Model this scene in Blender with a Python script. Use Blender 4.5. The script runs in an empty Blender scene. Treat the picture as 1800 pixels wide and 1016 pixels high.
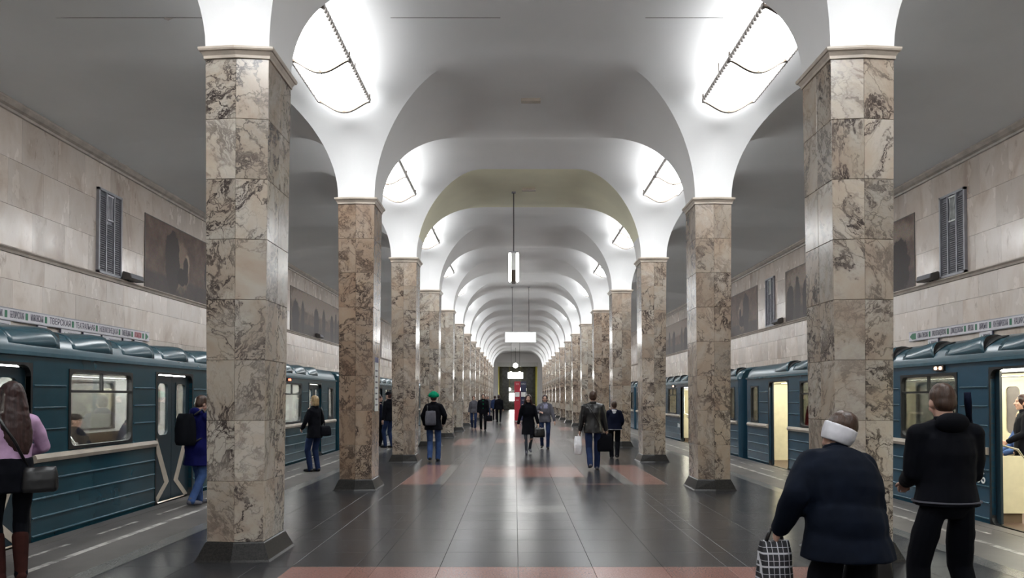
import bpy, bmesh, math, random
from mathutils import Vector, Matrix, noise as mnoise

R = math.radians
random.seed(7)
scene = bpy.context.scene
col = scene.collection

# ------------------------------------------------------------------ camera, world, exposure
cam_d = bpy.data.cameras.new('camera')
cam_d.lens = 27.0
cam_d.sensor_width = 36.0
cam_d.sensor_fit = 'HORIZONTAL'
cam_d.shift_x = -5 / 1800
cam_d.shift_y = 164 / 1800
cam_d.clip_end = 400
cam_d.clip_start = 0.05
cam = bpy.data.objects.new('camera', cam_d)
col.objects.link(cam)
cam.location = (0, 0, 1.6)
cam.rotation_euler = (R(91.1), 0, 0)
scene.camera = cam

world = bpy.data.worlds.new('world')
scene.world = world
world.use_nodes = True
world.node_tree.nodes['Background'].inputs[0].default_value = (0.5, 0.52, 0.55, 1)
world.node_tree.nodes['Background'].inputs[1].default_value = 0.02

vs = scene.view_settings
vs.view_transform = 'Standard'
vs.look = 'None'
vs.exposure = 1.4
vs.gamma = 1.0
vs.use_curve_mapping = False
cy = scene.cycles
cy.max_bounces = 7
cy.diffuse_bounces = 4
cy.glossy_bounces = 3
cy.transmission_bounces = 3
cy.transparent_max_bounces = 12
cy.caustics_reflective = False
cy.caustics_refractive = False
cy.use_denoising = True
cy.sample_clamp_indirect = 6.0

LAMP_POWER = 8.0      # ceiling lamp diffusers
CAR_LIGHT = 28.0       # strip lights inside the trains
CX = 0.345            # centre line of the nave
PITCH = 5.7           # column spacing
COL0 = 7.9            # centre of the first column pair
NCOL = 15
COLU = 3.09           # column centre, from the nave centre
WALLU = 8.93
EDGEU = 5.62
YMIN, YMAX = -9.2, 92.0

# ------------------------------------------------------------------ materials
MATS = {}


class NT:
    def __init__(self, name):
        self.m = bpy.data.materials.new(name)
        self.m.use_nodes = True
        self.t = self.m.node_tree
        self.t.nodes.clear()
        self.out = self.n('ShaderNodeOutputMaterial')

    def n(self, typ, **kw):
        nd = self.t.nodes.new(typ)
        for k, v in kw.items():
            setattr(nd, k, v)
        return nd

    def l(self, a, b):
        self.t.links.new(a, b)

    def math(self, op, a, b=None, clamp=False):
        nd = self.n('ShaderNodeMath', operation=op, use_clamp=clamp)
        for i, v in enumerate((a, b)):
            if v is None:
                continue
            if isinstance(v, (int, float)):
                nd.inputs[i].default_value = v
            else:
                self.l(v, nd.inputs[i])
        return nd.outputs[0]

    def vmath(self, op, a, b):
        nd = self.n('ShaderNodeVectorMath', operation=op)
        for i, v in enumerate((a, b)):
            if isinstance(v, (tuple, list)):
                nd.inputs[i].default_value = v
            elif isinstance(v, (int, float)):
                nd.inputs[i].default_value = (v, v, v)
            else:
                self.l(v, nd.inputs[i])
        return nd.outputs[0]

    def scale(self, a, s):
        nd = self.n('ShaderNodeVectorMath', operation='SCALE')
        self.l(a, nd.inputs[0])
        if isinstance(s, (int, float)):
            nd.inputs['Scale'].default_value = s
        else:
            self.l(s, nd.inputs['Scale'])
        return nd.outputs[0]

    def noise(self, vec, scale, detail=4, rough=0.55, dist=0.0):
        nd = self.n('ShaderNodeTexNoise')
        nd.inputs['Scale'].default_value = scale
        nd.inputs['Detail'].default_value = detail
        nd.inputs['Roughness'].default_value = rough
        nd.inputs['Distortion'].default_value = dist
        if vec is not None:
            self.l(vec, nd.inputs['Vector'])
        return nd

    def ramp(self, fac, stops):
        nd = self.n('ShaderNodeValToRGB')
        el = nd.color_ramp.elements
        while len(el) < len(stops):
            el.new(0.5)
        for e, (p, c) in zip(el, stops):
            e.position = p
            if isinstance(c, (int, float)):
                c = (c, c, c)
            e.color = (c[0], c[1], c[2], 1)
        self.l(fac, nd.inputs[0])
        return nd.outputs[0]

    def mix(self, fac, a, b, blend='MIX'):
        nd = self.n('ShaderNodeMix', data_type='RGBA', blend_type=blend)
        for sock, v in ((nd.inputs[0], fac), (nd.inputs[6], a), (nd.inputs[7], b)):
            if isinstance(v, (int, float)):
                sock.default_value = v
            elif isinstance(v, (tuple, list)):
                sock.default_value = (v[0], v[1], v[2], 1)
            else:
                self.l(v, sock)
        return nd.outputs[2]

    def coord(self, which='Object'):
        return self.n('ShaderNodeTexCoord').outputs[which]

    def bsdf(self, color, rough=0.5, metal=0.0, spec=0.5, bump=None, bump_d=0.01, bump_s=0.3, coat=0.0):
        b = self.n('ShaderNodeBsdfPrincipled')
        for sock, v in ((b.inputs['Base Color'], color), (b.inputs['Roughness'], rough),
                        (b.inputs['Metallic'], metal)):
            if isinstance(v, (int, float)):
                sock.default_value = v
            elif isinstance(v, (tuple, list)):
                sock.default_value = (v[0], v[1], v[2], 1)
            else:
                self.l(v, sock)
        b.inputs['Specular IOR Level'].default_value = spec
        b.inputs['Coat Weight'].default_value = coat
        if bump is not None:
            bn = self.n('ShaderNodeBump')
            bn.inputs['Strength'].default_value = bump_s
            bn.inputs['Distance'].default_value = bump_d
            self.l(bump, bn.inputs['Height'])
            self.l(bn.outputs[0], b.inputs['Normal'])
        self.l(b.outputs[0], self.out.inputs[0])
        return b


def simple(name, color, rough=0.5, metal=0.0, var=0.12, scale=8.0, bump=0.0, spec=0.5):
    t = NT(name)
    v = t.coord()
    n = t.noise(v, scale, 4)
    dark = tuple(c * (1 - var) for c in color)
    lite = tuple(min(1, c * (1 + var)) for c in color)
    c = t.ramp(n.outputs[0], [(0.3, dark), (0.7, lite)])
    t.bsdf(c, rough, metal, spec, bump=n.outputs[0] if bump else None, bump_s=bump)
    MATS[name] = t.m
    return t.m


def emit(name, color, strength):
    t = NT(name)
    e = t.n('ShaderNodeEmission')
    e.inputs[0].default_value = (*color, 1)
    e.inputs[1].default_value = strength
    t.l(e.outputs[0], t.out.inputs[0])
    MATS[name] = t.m
    return t.m


def marble(name, island):
    """veined cream marble, every slab cut from another place of the block"""
    t = NT(name)
    if island:
        rnd = t.n('ShaderNodeNewGeometry').outputs['Random Per Island']
    else:
        rnd = t.n('ShaderNodeObjectInfo').outputs['Random']
    at = t.n('ShaderNodeAttribute', attribute_type='OBJECT', attribute_name='tint')
    tint = at.outputs['Fac']
    co = t.coord()
    wn = t.n('ShaderNodeTexWhiteNoise', noise_dimensions='1D')
    t.l(rnd, wn.inputs['W'])
    rot = t.n('ShaderNodeVectorRotate', rotation_type='AXIS_ANGLE')
    rot.inputs['Axis'].default_value = (0.7, 0.7, 0.1)
    t.l(co, rot.inputs['Vector'])
    t.l(t.math('MULTIPLY', rnd, 6.0), rot.inputs['Angle'])
    off = t.scale(wn.outputs['Color'], 40.0)
    v = t.vmath('ADD', rot.outputs[0], off)
    # stretched along one direction so the veins run
    mp = t.n('ShaderNodeMapping')
    mp.inputs['Scale'].default_value = (0.72, 0.72, 0.42)
    t.l(v, mp.inputs['Vector'])
    v = mp.outputs[0]
    wob = t.noise(v, 3.0, 5, 0.6)
    wv = t.vmath('ADD', v, t.scale(t.vmath('SUBTRACT', wob.outputs['Color'], (0.5, 0.5, 0.5)), 0.55))
    cloud = t.noise(v, 2.6, 5, 0.6, 0.4).outputs[0]
    mask = t.noise(v, 1.7, 3, 0.5).outputs[0]
    base = t.ramp(cloud, [(0.30, (0.42, 0.33, 0.26)), (0.45, (0.47, 0.405, 0.33)), (0.60, (0.51, 0.475, 0.42)), (0.8, (0.45, 0.385, 0.29))])
    # crackle veins
    vo = t.n('ShaderNodeTexVoronoi', feature='DISTANCE_TO_EDGE')
    vo.inputs['Scale'].default_value = 5.2
    t.l(wv, vo.inputs['Vector'])
    vo2 = t.n('ShaderNodeTexVoronoi', feature='DISTANCE_TO_EDGE')
    vo2.inputs['Scale'].default_value = 11.0
    t.l(wv, vo2.inputs['Vector'])
    # long veins
    ln = t.noise(wv, 2.4, 6, 0.62, 0.8).outputs[0]
    lv = t.math('ABSOLUTE', t.math('SUBTRACT', ln, 0.5))
    m1 = t.ramp(mask, [(0.40, 0.0), (0.52, 1.0)])
    m2 = t.ramp(cloud, [(0.42, 0.0), (0.62, 1.0)])
    v1 = t.math('MULTIPLY', t.ramp(vo.outputs['Distance'], [(0.0, 1.0), (0.014, 0.85), (0.042, 0.0)]), m1)
    v2 = t.math('MULTIPLY', t.ramp(vo2.outputs['Distance'], [(0.0, 0.7), (0.02, 0.4), (0.06, 0.0)]), t.math('MULTIPLY', m1, m2))
    v3 = t.ramp(lv, [(0.0, 1.0), (0.010, 0.85), (0.028, 0.12), (0.06, 0.0)])
    vein = t.math('MAXIMUM', t.math('MAXIMUM', v1, v2), v3)
    fade = t.ramp(t.noise(v, 7.0, 3).outputs[0], [(0.28, 0.35), (0.6, 1.0)])
    sepc = t.n('ShaderNodeSeparateColor')
    t.l(wn.outputs['Color'], sepc.inputs[0])
    dens = t.ramp(sepc.outputs[1], [(0.1, 0.35), (0.6, 1.0)])
    vein = t.math('MULTIPLY', t.math('MULTIPLY', vein, fade), dens, clamp=True)
    halo = t.math('MULTIPLY', t.ramp(lv, [(0.0, 1.0), (0.09, 0.0)]), 0.25)
    c = t.mix(halo, base, (0.24, 0.18, 0.16))
    c = t.mix(vein, c, (0.035, 0.026, 0.026))
    # some columns were cut from a browner block
    brown = t.mix(1.0, c, (0.70, 0.55, 0.45), 'MULTIPLY')
    c = t.mix(tint, c, brown)
    slabv = t.math('ADD', t.math('MULTIPLY', wn.outputs['Value'], 0.26), 0.82)
    hsv = t.n('ShaderNodeHueSaturation')
    t.l(c, hsv.inputs['Color'])
    t.l(slabv, hsv.inputs['Value'])
    b = t.bsdf(hsv.outputs[0], 0.2, 0, 0.5)
    MATS[name] = t.m


marble('column_marble', False)
marble('column_marble_far', True)


def wall_marble(name, island):
    t = NT(name)
    rnd = t.n('ShaderNodeNewGeometry').outputs['Random Per Island'] if island else t.n('ShaderNodeObjectInfo').outputs['Random']
    wn = t.n('ShaderNodeTexWhiteNoise', noise_dimensions='1D')
    t.l(rnd, wn.inputs['W'])
    v = t.vmath('ADD', t.coord(), t.scale(wn.outputs['Color'], 30.0))
    mp = t.n('ShaderNodeMapping')
    mp.inputs['Scale'].default_value = (1, 1, 0.5)
    t.l(v, mp.inputs['Vector'])
    v = mp.outputs[0]
    n = t.noise(v, 1.6, 6, 0.6, 0.6).outputs[0]
    c = t.ramp(n, [(0.3, (0.50, 0.40, 0.33)), (0.45, (0.62, 0.53, 0.46)), (0.58, (0.67, 0.59, 0.53)), (0.75, (0.60, 0.51, 0.44))])
    st = t.noise(v, 4.5, 5, 0.65, 0.5).outputs[0]
    c = t.mix(t.ramp(st, [(0.60, 0.0), (0.74, 0.6)]), c, (0.26, 0.18, 0.12))
    val = t.math('ADD', t.math('MULTIPLY', wn.outputs['Value'], 0.24), 0.86)
    hsv = t.n('ShaderNodeHueSaturation')
    t.l(c, hsv.inputs['Color'])
    t.l(val, hsv.inputs['Value'])
    ro = t.ramp(t.noise(v, 3.0, 3).outputs[0], [(0.3, 0.16), (0.7, 0.30)])
    t.bsdf(hsv.outputs[0], ro, 0, 0.5, bump=n, bump_s=0.10, bump_d=0.01)
    MATS[name] = t.m


wall_marble('wall_marble', False)
wall_marble('wall_marble_far', True)


def granite(name, c0, c1, r0=0.215, r1=0.265, island=False):
    t = NT(name)
    rnd = t.n('ShaderNodeNewGeometry').outputs['Random Per Island'] if island else t.n('ShaderNodeObjectInfo').outputs['Random']
    v = t.coord()
    sp = t.noise(v, 60, 3, 0.7).outputs[0]
    c = t.ramp(sp, [(0.35, c0), (0.65, c1)])
    wear = t.noise(v, 0.9, 4, 0.6).outputs[0]
    ro = t.ramp(wear, [(0.3, r0), (0.7, r1)])
    val = t.math('ADD', t.math('MULTIPLY', rnd, 0.22), 0.88)
    hsv = t.n('ShaderNodeHueSaturation')
    t.l(c, hsv.inputs['Color'])
    t.l(val, hsv.inputs['Value'])
    t.bsdf(hsv.outputs[0], ro, 0, 0.24)
    MATS[name] = t.m


for sfx, isl in (('', False), ('_far', True)):
    granite('granite_dark' + sfx, (0.020, 0.020, 0.022), (0.036, 0.036, 0.039), island=isl)
    granite('granite_red' + sfx, (0.145, 0.066, 0.056), (0.235, 0.125, 0.106), island=isl)
    granite('granite_pale' + sfx, (0.10, 0.10, 0.097), (0.155, 0.155, 0.148), island=isl)
granite('granite_base', (0.008, 0.008, 0.008), (0.03, 0.028, 0.026), 0.25, 0.4)


def plaster():
    t = NT('plaster')
    v = t.coord()
    n = t.noise(v, 0.5, 5, 0.6).outputs[0]
    c = t.ramp(n, [(0.3, (0.84, 0.838, 0.835)), (0.7, (0.90, 0.895, 0.89))])
    f = t.noise(v, 9, 4, 0.6).outputs[0]
    t.bsdf(c, 0.55, 0, 0.35, bump=f, bump_s=0.12, bump_d=0.01)
    MATS['plaster'] = t.m


plaster()
simple('plaster_yellow', (0.86, 0.835, 0.64), 0.6, 0, 0.08, 0.6)


def asphalt():
    t = NT('asphalt')
    v = t.coord()
    n = t.noise(v, 1.2, 6, 0.6).outputs[0]
    c = t.ramp(n, [(0.3, (0.070, 0.063, 0.060)), (0.7, (0.12, 0.11, 0.105))])
    t.bsdf(c, 0.45, 0, 0.4, bump=t.noise(v, 80, 2).outputs[0], bump_s=0.15, bump_d=0.004)
    MATS['asphalt'] = t.m


asphalt()


def worn_paint():
    t = NT('worn_paint')
    v = t.coord()
    n = t.noise(v, 3.5, 6, 0.7).outputs[0]
    c = t.ramp(n, [(0.42, (0.12, 0.11, 0.105)), (0.56, (0.42, 0.40, 0.38))])
    t.bsdf(c, 0.5)
    MATS['worn_paint'] = t.m


worn_paint()

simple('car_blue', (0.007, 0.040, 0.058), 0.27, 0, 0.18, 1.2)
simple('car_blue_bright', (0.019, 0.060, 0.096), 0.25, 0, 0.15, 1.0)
simple('car_roof', (0.028, 0.072, 0.094), 0.24, 0, 0.22, 0.8)
simple('car_rib', (0.06, 0.13, 0.17), 0.25, 0.3, 0.1)
simple('car_cream', (0.40, 0.35, 0.29), 0.4, 0, 0.15, 3)
simple('car_black', (0.008, 0.009, 0.010), 0.4)
simple('door_blue', (0.010, 0.024, 0.034), 0.3)
simple('under_black', (0.006, 0.006, 0.006), 0.8)
simple('lining_cream', (0.55, 0.51, 0.36), 0.35, 0, 0.06)
simple('lining_white', (0.74, 0.75, 0.72), 0.4, 0, 0.04)
simple('car_floor', (0.09, 0.055, 0.035), 0.5)
simple('seat_vinyl', (0.12, 0.085, 0.055), 0.4)
simple('chrome', (0.62, 0.62, 0.60), 0.18, 1.0, 0.05)
simple('grey_metal', (0.34, 0.34, 0.37), 0.45, 0.3, 0.1)
simple('grey_metal_dark', (0.19, 0.19, 0.21), 0.5, 0.3, 0.1)
simple('box_grey', (0.13, 0.115, 0.105), 0.5)
simple('bracket_brown', (0.10, 0.075, 0.055), 0.4, 0.4)
simple('moulding', (0.46, 0.40, 0.35), 0.4, 0, 0.2, 4, 0.2)
simple('cornice_stone', (0.50, 0.43, 0.36), 0.4, 0, 0.18, 6, 0.2)
simple('crumbled_plaster', (0.62, 0.57, 0.54), 0.8, 0, 0.25, 30, 0.6)
simple('sign_white', (0.66, 0.64, 0.68), 0.35, 0, 0.04)
simple('ink', (0.05, 0.045, 0.085), 0.5)
simple('sign_green', (0.02, 0.17, 0.085), 0.4)
simple('sign_red', (0.50, 0.05, 0.08), 0.4)
simple('panel_red', (0.42, 0.018, 0.04), 0.35)
simple('panel_navy', (0.02, 0.026, 0.07), 0.35)
simple('paper_white', (0.75, 0.76, 0.74), 0.6)
simple('dark_marble', (0.05, 0.052, 0.045), 0.2, 0, 0.6, 3)
simple('olive_plaster', (0.45, 0.41, 0.10), 0.6)
simple('lining_grey', (0.33, 0.33, 0.30), 0.25)
simple('frill', (0.42, 0.39, 0.37), 0.6)
simple('wire', (0.02, 0.02, 0.02), 0.5)
simple('trench', (0.012, 0.011, 0.010), 0.9)
simple('seam', (0.20, 0.19, 0.18), 0.8)
simple('mortar', (0.20, 0.155, 0.12), 0.7)
emit('lamp_diffuser', (0.96, 0.985, 1.0), LAMP_POWER)
emit('added_lid_glow', (0.96, 0.985, 1.0), 1.9)
emit('car_light', (1.0, 0.98, 0.93), CAR_LIGHT)
emit('car_light_warm', (1.0, 0.96, 0.80), CAR_LIGHT * 0.40)
emit('indicator', (1.0, 0.45, 0.25), 7.0)
emit('indicator_red', (1.0, 0.10, 0.05), 5.0)
emit('lit_sign', (1.0, 1.0, 0.98), 7.0)
emit('lit_tube', (1.0, 0.97, 0.88), 5.0)
emit('globe_lamp', (1.0, 0.98, 0.85), 10.0)


def glass():
    t = NT('glass')
    a = t.n('ShaderNodeBsdfTransparent')
    a.inputs[0].default_value = (0.93, 0.95, 0.945, 1)
    g = t.n('ShaderNodeBsdfGlossy')
    g.inputs['Roughness'].default_value = 0.03
    fr = t.n('ShaderNodeFresnel')
    fr.inputs[0].default_value = 1.45
    mx = t.n('ShaderNodeMixShader')
    t.l(t.math('MULTIPLY', fr.outputs[0], 0.9), mx.inputs[0])
    t.l(a.outputs[0], mx.inputs[1])
    t.l(g.outputs[0], mx.inputs[2])
    t.l(mx.outputs[0], t.out.inputs[0])
    MATS['glass'] = t.m


glass()


def mural(name, seed, glow, figures):
    """brown smalt mosaic: dusky ground, dark standing groups, a warm arch"""
    t = NT(name)
    uv = t.coord('Generated')
    sep = t.n('ShaderNodeSeparateXYZ')
    t.l(uv, sep.inputs[0])
    y, z = sep.outputs[1], sep.outputs[2]
    ob = t.coord('Object')
    n = t.noise(t.vmath('ADD', ob, (seed, seed, 0)), 2.2, 6, 0.65).outputs[0]
    c = t.ramp(n, [(0.3, (0.085, 0.055, 0.043)), (0.55, (0.15, 0.10, 0.08)), (0.75, (0.21, 0.15, 0.12))])
    c = t.mix(t.ramp(z, [(0.22, 0.7), (0.28, 0.0)]), c, (0.06, 0.05, 0.05))
    jag = t.noise(t.vmath('ADD', ob, (0, seed * 3, 0)), 3.5, 4, 0.6).outputs[0]

    def blob(cy_, cz, ry, rz_, soft):
        dy = t.math('DIVIDE', t.math('SUBTRACT', y, cy_), ry)
        dz = t.math('DIVIDE', t.math('SUBTRACT', z, cz), rz_)
        d = t.math('ADD', t.math('MULTIPLY', dy, dy), t.math('MULTIPLY', dz, dz))
        d = t.math('ADD', d, t.math('MULTIPLY', t.math('SUBTRACT', jag, 0.5), 1.6))
        return t.ramp(d, [(1.0 - soft, 1.0), (1.0, 0.0)])
    for (a, b, ra, rb, cc) in glow:
        c = t.mix(blob(a, b, ra, rb, 0.5), c, cc)
    for (a, b, ra, rb, cc) in figures:
        c = t.mix(blob(a, b, ra, rb, 0.2), c, cc)
    vo = t.n('ShaderNodeTexVoronoi')
    vo.inputs['Scale'].default_value = 40
    t.l(ob, vo.inputs['Vector'])
    c = t.mix(0.15, c, vo.outputs['Color'], 'OVERLAY')
    t.bsdf(c, 0.5, 0, 0.3)
    MATS[name] = t.m


D_, E_ = (0.045, 0.032, 0.030), (0.06, 0.045, 0.04)
mural('mural_furnace', 3.0, [(0.22, 0.45, 0.07, 0.42, (0.24, 0.17, 0.13)), (0.27, 0.5, 0.02, 0.2, (0.40, 0.30, 0.22))],
      [(0.17, 0.5, 0.05, 0.5, E_), (0.26, 0.42, 0.02, 0.22, D_), (0.23, 0.3, 0.03, 0.15, D_), (0.45, 0.45, 0.05, 0.4, E_), (0.7, 0.4, 0.06, 0.38, D_), (0.85, 0.5, 0.03, 0.4, E_)])
mural('mural_workers', 8.0, [(0.5, 0.8, 0.6, 0.3, (0.27, 0.21, 0.17))],
      [(0.08, 0.35, 0.06, 0.42, D_), (0.2, 0.4, 0.03, 0.4, E_), (0.45, 0.35, 0.05, 0.42, D_), (0.60, 0.4, 0.035, 0.4, E_), (0.78, 0.35, 0.04, 0.42, D_), (0.87, 0.38, 0.03, 0.46, E_), (0.95, 0.3, 0.04, 0.44, D_)])


def fabric(name, color, rough=0.85, scale=40):
    simple(name, color, rough, 0, 0.25, 6, 0.25, 0.12)


fabric('cloth_pink', (0.46, 0.30, 0.46))
fabric('cloth_black', (0.0025, 0.003, 0.0055))
fabric('cloth_navy', (0.004, 0.006, 0.018))
fabric('cloth_darkblue', (0.0025, 0.005, 0.012))
fabric('cloth_blue', (0.004, 0.005, 0.06))
fabric('denim', (0.045, 0.085, 0.21))
fabric('denim_dark', (0.016, 0.028, 0.075))
fabric('denim_pale', (0.13, 0.22, 0.42))
fabric('cloth_grey', (0.10, 0.10, 0.12))
fabric('cloth_lavender', (0.22, 0.22, 0.32))
fabric('cloth_green', (0.0, 0.22, 0.11))
fabric('shirt_green', (0.0, 0.14, 0.05))
fabric('cloth_red', (0.42, 0.02, 0.03))
fabric('cloth_white', (0.62, 0.62, 0.66))
fabric('tights_grey', (0.055, 0.062, 0.075))
fabric('boot_brown', (0.030, 0.009, 0.007))
simple('leather_black', (0.006, 0.006, 0.007), 0.35)
simple('skin', (0.48, 0.29, 0.22), 0.5, 0, 0.06)
simple('skin_face', (0.52, 0.32, 0.26), 0.5, 0, 0.05)
simple('lips', (0.30, 0.10, 0.09), 0.5)
simple('eye_dark', (0.02, 0.015, 0.012), 0.2)
simple('plastic_bag', (0.70, 0.71, 0.74), 0.35, 0, 0.1, 14, 0.6)
simple('sole', (0.10, 0.10, 0.10), 0.7)


def hair_mat(name, c0, c1, rough=0.4):
    t = NT(name)
    mp = t.n('ShaderNodeMapping')
    mp.inputs['Scale'].default_value = (40, 40, 3)
    t.l(t.coord(), mp.inputs['Vector'])
    n = t.noise(mp.outputs[0], 1.0, 4, 0.6).outputs[0]
    t.bsdf(t.ramp(n, [(0.3, c0), (0.7, c1)]), rough, 0, 0.4, bump=n, bump_s=0.5, bump_d=0.01)
    MATS[name] = t.m


hair_mat('hair_dark', (0.010, 0.005, 0.005), (0.05, 0.022, 0.020))
hair_mat('hair_brown', (0.030, 0.016, 0.010), (0.085, 0.045, 0.030))
hair_mat('hair_blond', (0.20, 0.13, 0.06), (0.42, 0.30, 0.16))


def plaid():
    t = NT('plaid')
    sep = t.n('ShaderNodeSeparateXYZ')
    t.l(t.coord(), sep.inputs[0])

    def lines(s, f, w):
        fr = t.math('FRACT', t.math('MULTIPLY', s, f))
        return t.math('LESS_THAN', fr, w)
    a = t.math('MAXIMUM', lines(sep.outputs[0], 17, 0.10), lines(sep.outputs[0], 34, 0.10))
    b = t.math('MAXIMUM', lines(sep.outputs[2], 14, 0.14), lines(sep.outputs[2], 28, 0.08))
    m = t.math('MAXIMUM', a, b)
    t.bsdf(t.mix(m, (0.010, 0.010, 0.014), (0.50, 0.50, 0.54)), 0.6)
    MATS['plaid'] = t.m


plaid()

# ------------------------------------------------------------------ mesh helpers
class MB:
    """collects closed shapes; build() links them as ONE mesh object"""

    def __init__(self):
        self.v, self.f, self.m = [], [], []

    def add(self, verts, faces, mi=0):
        o = len(self.v)
        self.v += [tuple(p) for p in verts]
        self.f += [tuple(i + o for i in q) for q in faces]
        self.m += [mi] * len(faces)
        return self

    def box(self, x0, x1, y0, y1, z0, z1, mi=0):
        v = [(x, y, z) for z in (z0, z1) for y in (y0, y1) for x in (x0, x1)]
        return self.add(v, [(0, 2, 3, 1), (4, 5, 7, 6), (0, 1, 5, 4), (2, 6, 7, 3), (0, 4, 6, 2), (1, 3, 7, 5)], mi)

    def loft(self, rings, cap=True, closed=True, mi=0):
        n = len(rings[0])
        vs = [p for r in rings for p in r]
        fs = []
        for i in range(len(rings) - 1):
            for j in range(n if closed else n - 1):
                k = (j + 1) % n
                fs.append((i * n + j, i * n + k, (i + 1) * n + k, (i + 1) * n + j))
        if cap and closed:
            fs.append(tuple(reversed(range(n))))
            b = (len(rings) - 1) * n
            fs.append(tuple(range(b, b + n)))
        return self.add(vs, fs, mi)

    def tube(self, pts, r, n=8, mi=0):
        pts = [Vector(p) for p in pts]
        rr = r if isinstance(r, (list, tuple)) else [r] * len(pts)
        rings = []
        up = Vector((0, 0, 1))
        for i, p in enumerate(pts):
            d = (pts[min(i + 1, len(pts) - 1)] - pts[max(i - 1, 0)]).normalized()
            a = d.cross(up)
            if a.length < 1e-3:
                a = d.cross(Vector((1, 0, 0)))
            a.normalize()
            b = a.cross(d)
            rings.append([p + (a * math.cos(t) + b * math.sin(t)) * rr[i] for t in [2 * math.pi * k / n for k in range(n)]])
        return self.loft(rings, mi=mi)

    def capsule(self, p0, p1, r0, r1, n=12, h=3):
        p0, p1 = Vector(p0), Vector(p1)
        d = p1 - p0
        if d.length < 1e-5:
            d = Vector((0, 0, 1e-4))
        d.normalize()
        a = d.cross(Vector((0.31, 0.52, 0.8))).normalized()
        b = a.cross(d)
        rings = []
        for k in range(h):
            t = (k + 0.35) / h * math.pi / 2
            rings.append((p0 - d * r0 * math.cos(t), r0 * math.sin(t)))
        rings.append((p0, r0))
        rings.append((p1, r1))
        for k in reversed(range(h)):
            t = (k + 0.35) / h * math.pi / 2
            rings.append((p1 + d * r1 * math.cos(t), r1 * math.sin(t)))
        return self.loft([[c + (a * math.cos(2 * math.pi * j / n) + b * math.sin(2 * math.pi * j / n)) * r for j in range(n)] for c, r in rings])

    def chain(self, pts, rs, n=12):
        for i in range(len(pts) - 1):
            self.capsule(pts[i], pts[i + 1], rs[i], rs[i + 1], n)
        return self

    def ellipsoid(self, c, r, rot=None, n=14, h=9):
        c = Vector(c)
        rings = []
        for i in range(1, h):
            t = math.pi * i / h
            ring = []
            for j in range(n):
                p = 2 * math.pi * j / n
                q = Vector((r[0] * math.sin(t) * math.cos(p), r[1] * math.sin(t) * math.sin(p), -r[2] * math.cos(t)))
                ring.append(c + (rot @ q if rot else q))
            rings.append(ring)
        return self.loft(rings)

    def erings(self, lst, n=18, rot=None):
        """loft through ellipses (centre, rx, ry)"""
        rings = []
        for c, rx, ry in lst:
            c = Vector(c)
            ring = []
            for j in range(n):
                p = 2 * math.pi * j / n
                q = Vector((rx * math.cos(p), ry * math.sin(p), 0))
                ring.append(c + (rot @ q if rot else q))
            rings.append(ring)
        return self.loft(rings)

    def mesh(self, name, mats, smooth=False, fix=True):
        me = bpy.data.meshes.new(name)
        me.from_pydata(self.v, [], self.f)
        if fix:
            bm = bmesh.new()
            bm.from_mesh(me)
            bmesh.ops.recalc_face_normals(bm, faces=bm.faces)
            bm.to_mesh(me)
            bm.free()
        for m in (mats if isinstance(mats, (list, tuple)) else [mats]):
            me.materials.append(MATS[m])
        me.polygons.foreach_set('material_index', self.m)
        if smooth:
            me.polygons.foreach_set('use_smooth', [True] * len(me.polygons))
        me.update()
        return me

    def build(self, name, mats, parent=None, smooth=False, loc=None, fix=True):
        return link(name, self.mesh(name, mats, smooth, fix), parent, loc)


def link(name, data, parent=None, loc=None):
    o = bpy.data.objects.new(name, data)
    col.objects.link(o)
    if parent is not None:
        o.parent = parent
    if loc is not None:
        o.location = loc
    return o


def tag(o, label, cat, group=None, kind=None):
    if label:
        o['label'] = label
    if cat:
        o['category'] = cat
    if group:
        o['group'] = group
    if kind:
        o['kind'] = kind
    return o


def thing(name, label, cat, loc=(0, 0, 0), rz=0, group=None):
    o = link(name, None, None, loc)
    o.rotation_euler = (0, 0, rz)
    return tag(o, label, cat, group)


def structure(o):
    o['kind'] = 'structure'
    return o


def smooth_by_angle(me, deg):
    bm = bmesh.new()
    bm.from_mesh(me)
    for f in bm.faces:
        f.smooth = True
    for e in bm.edges:
        if len(e.link_faces) == 2 and e.calc_face_angle(0) > R(deg):
            e.smooth = False
    bm.to_mesh(me)
    bm.free()


def frame_ring(mb, P, a0, a1, z0, z1, w, rad, depth0, depth1, seg=5, mi=0):
    """flat frame with a rounded inner opening; outer outline is the rectangle"""
    ia0, ia1, iz0, iz1 = a0 + w, a1 - w, z0 + w, z1 - w
    inner, outer = [], []
    for (ca, cz, s, oa, oz) in ((ia1 - rad, iz1 - rad, 0, a1, z1), (ia0 + rad, iz1 - rad, 1, a0, z1),
                                (ia0 + rad, iz0 + rad, 2, a0, z0), (ia1 - rad, iz0 + rad, 3, a1, z0)):
        for k in range(seg + 1):
            t = (s + k / seg) * math.pi / 2
            inner.append((ca + rad * math.cos(t), cz + rad * math.sin(t)))
            outer.append((oa, oz))
    n = len(inner)
    v = []
    for d in (depth0, depth1):
        v += [P(a, d, z) for a, z in inner] + [P(a, d, z) for a, z in outer]
    f = []
    for j in range(n):
        k = (j + 1) % n
        f.append((j, k, n + k, n + j))
        f.append((2 * n + j, 3 * n + j, 3 * n + k, 2 * n + k))
        f.append((j, 2 * n + j, 2 * n + k, k))
        f.append((n + j, n + k, 3 * n + k, 3 * n + j))
    mb.add(v, f, mi)


def col_y(k):
    return COL0 + PITCH * k


# ------------------------------------------------------------------ ceiling: one shell, fans growing out of the columns
Z0, ZN, ZT = 5.05, 6.83, 6.96
HW, HD = 0.315, 0.37
AN, AT = 1.70, 2.2


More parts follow.
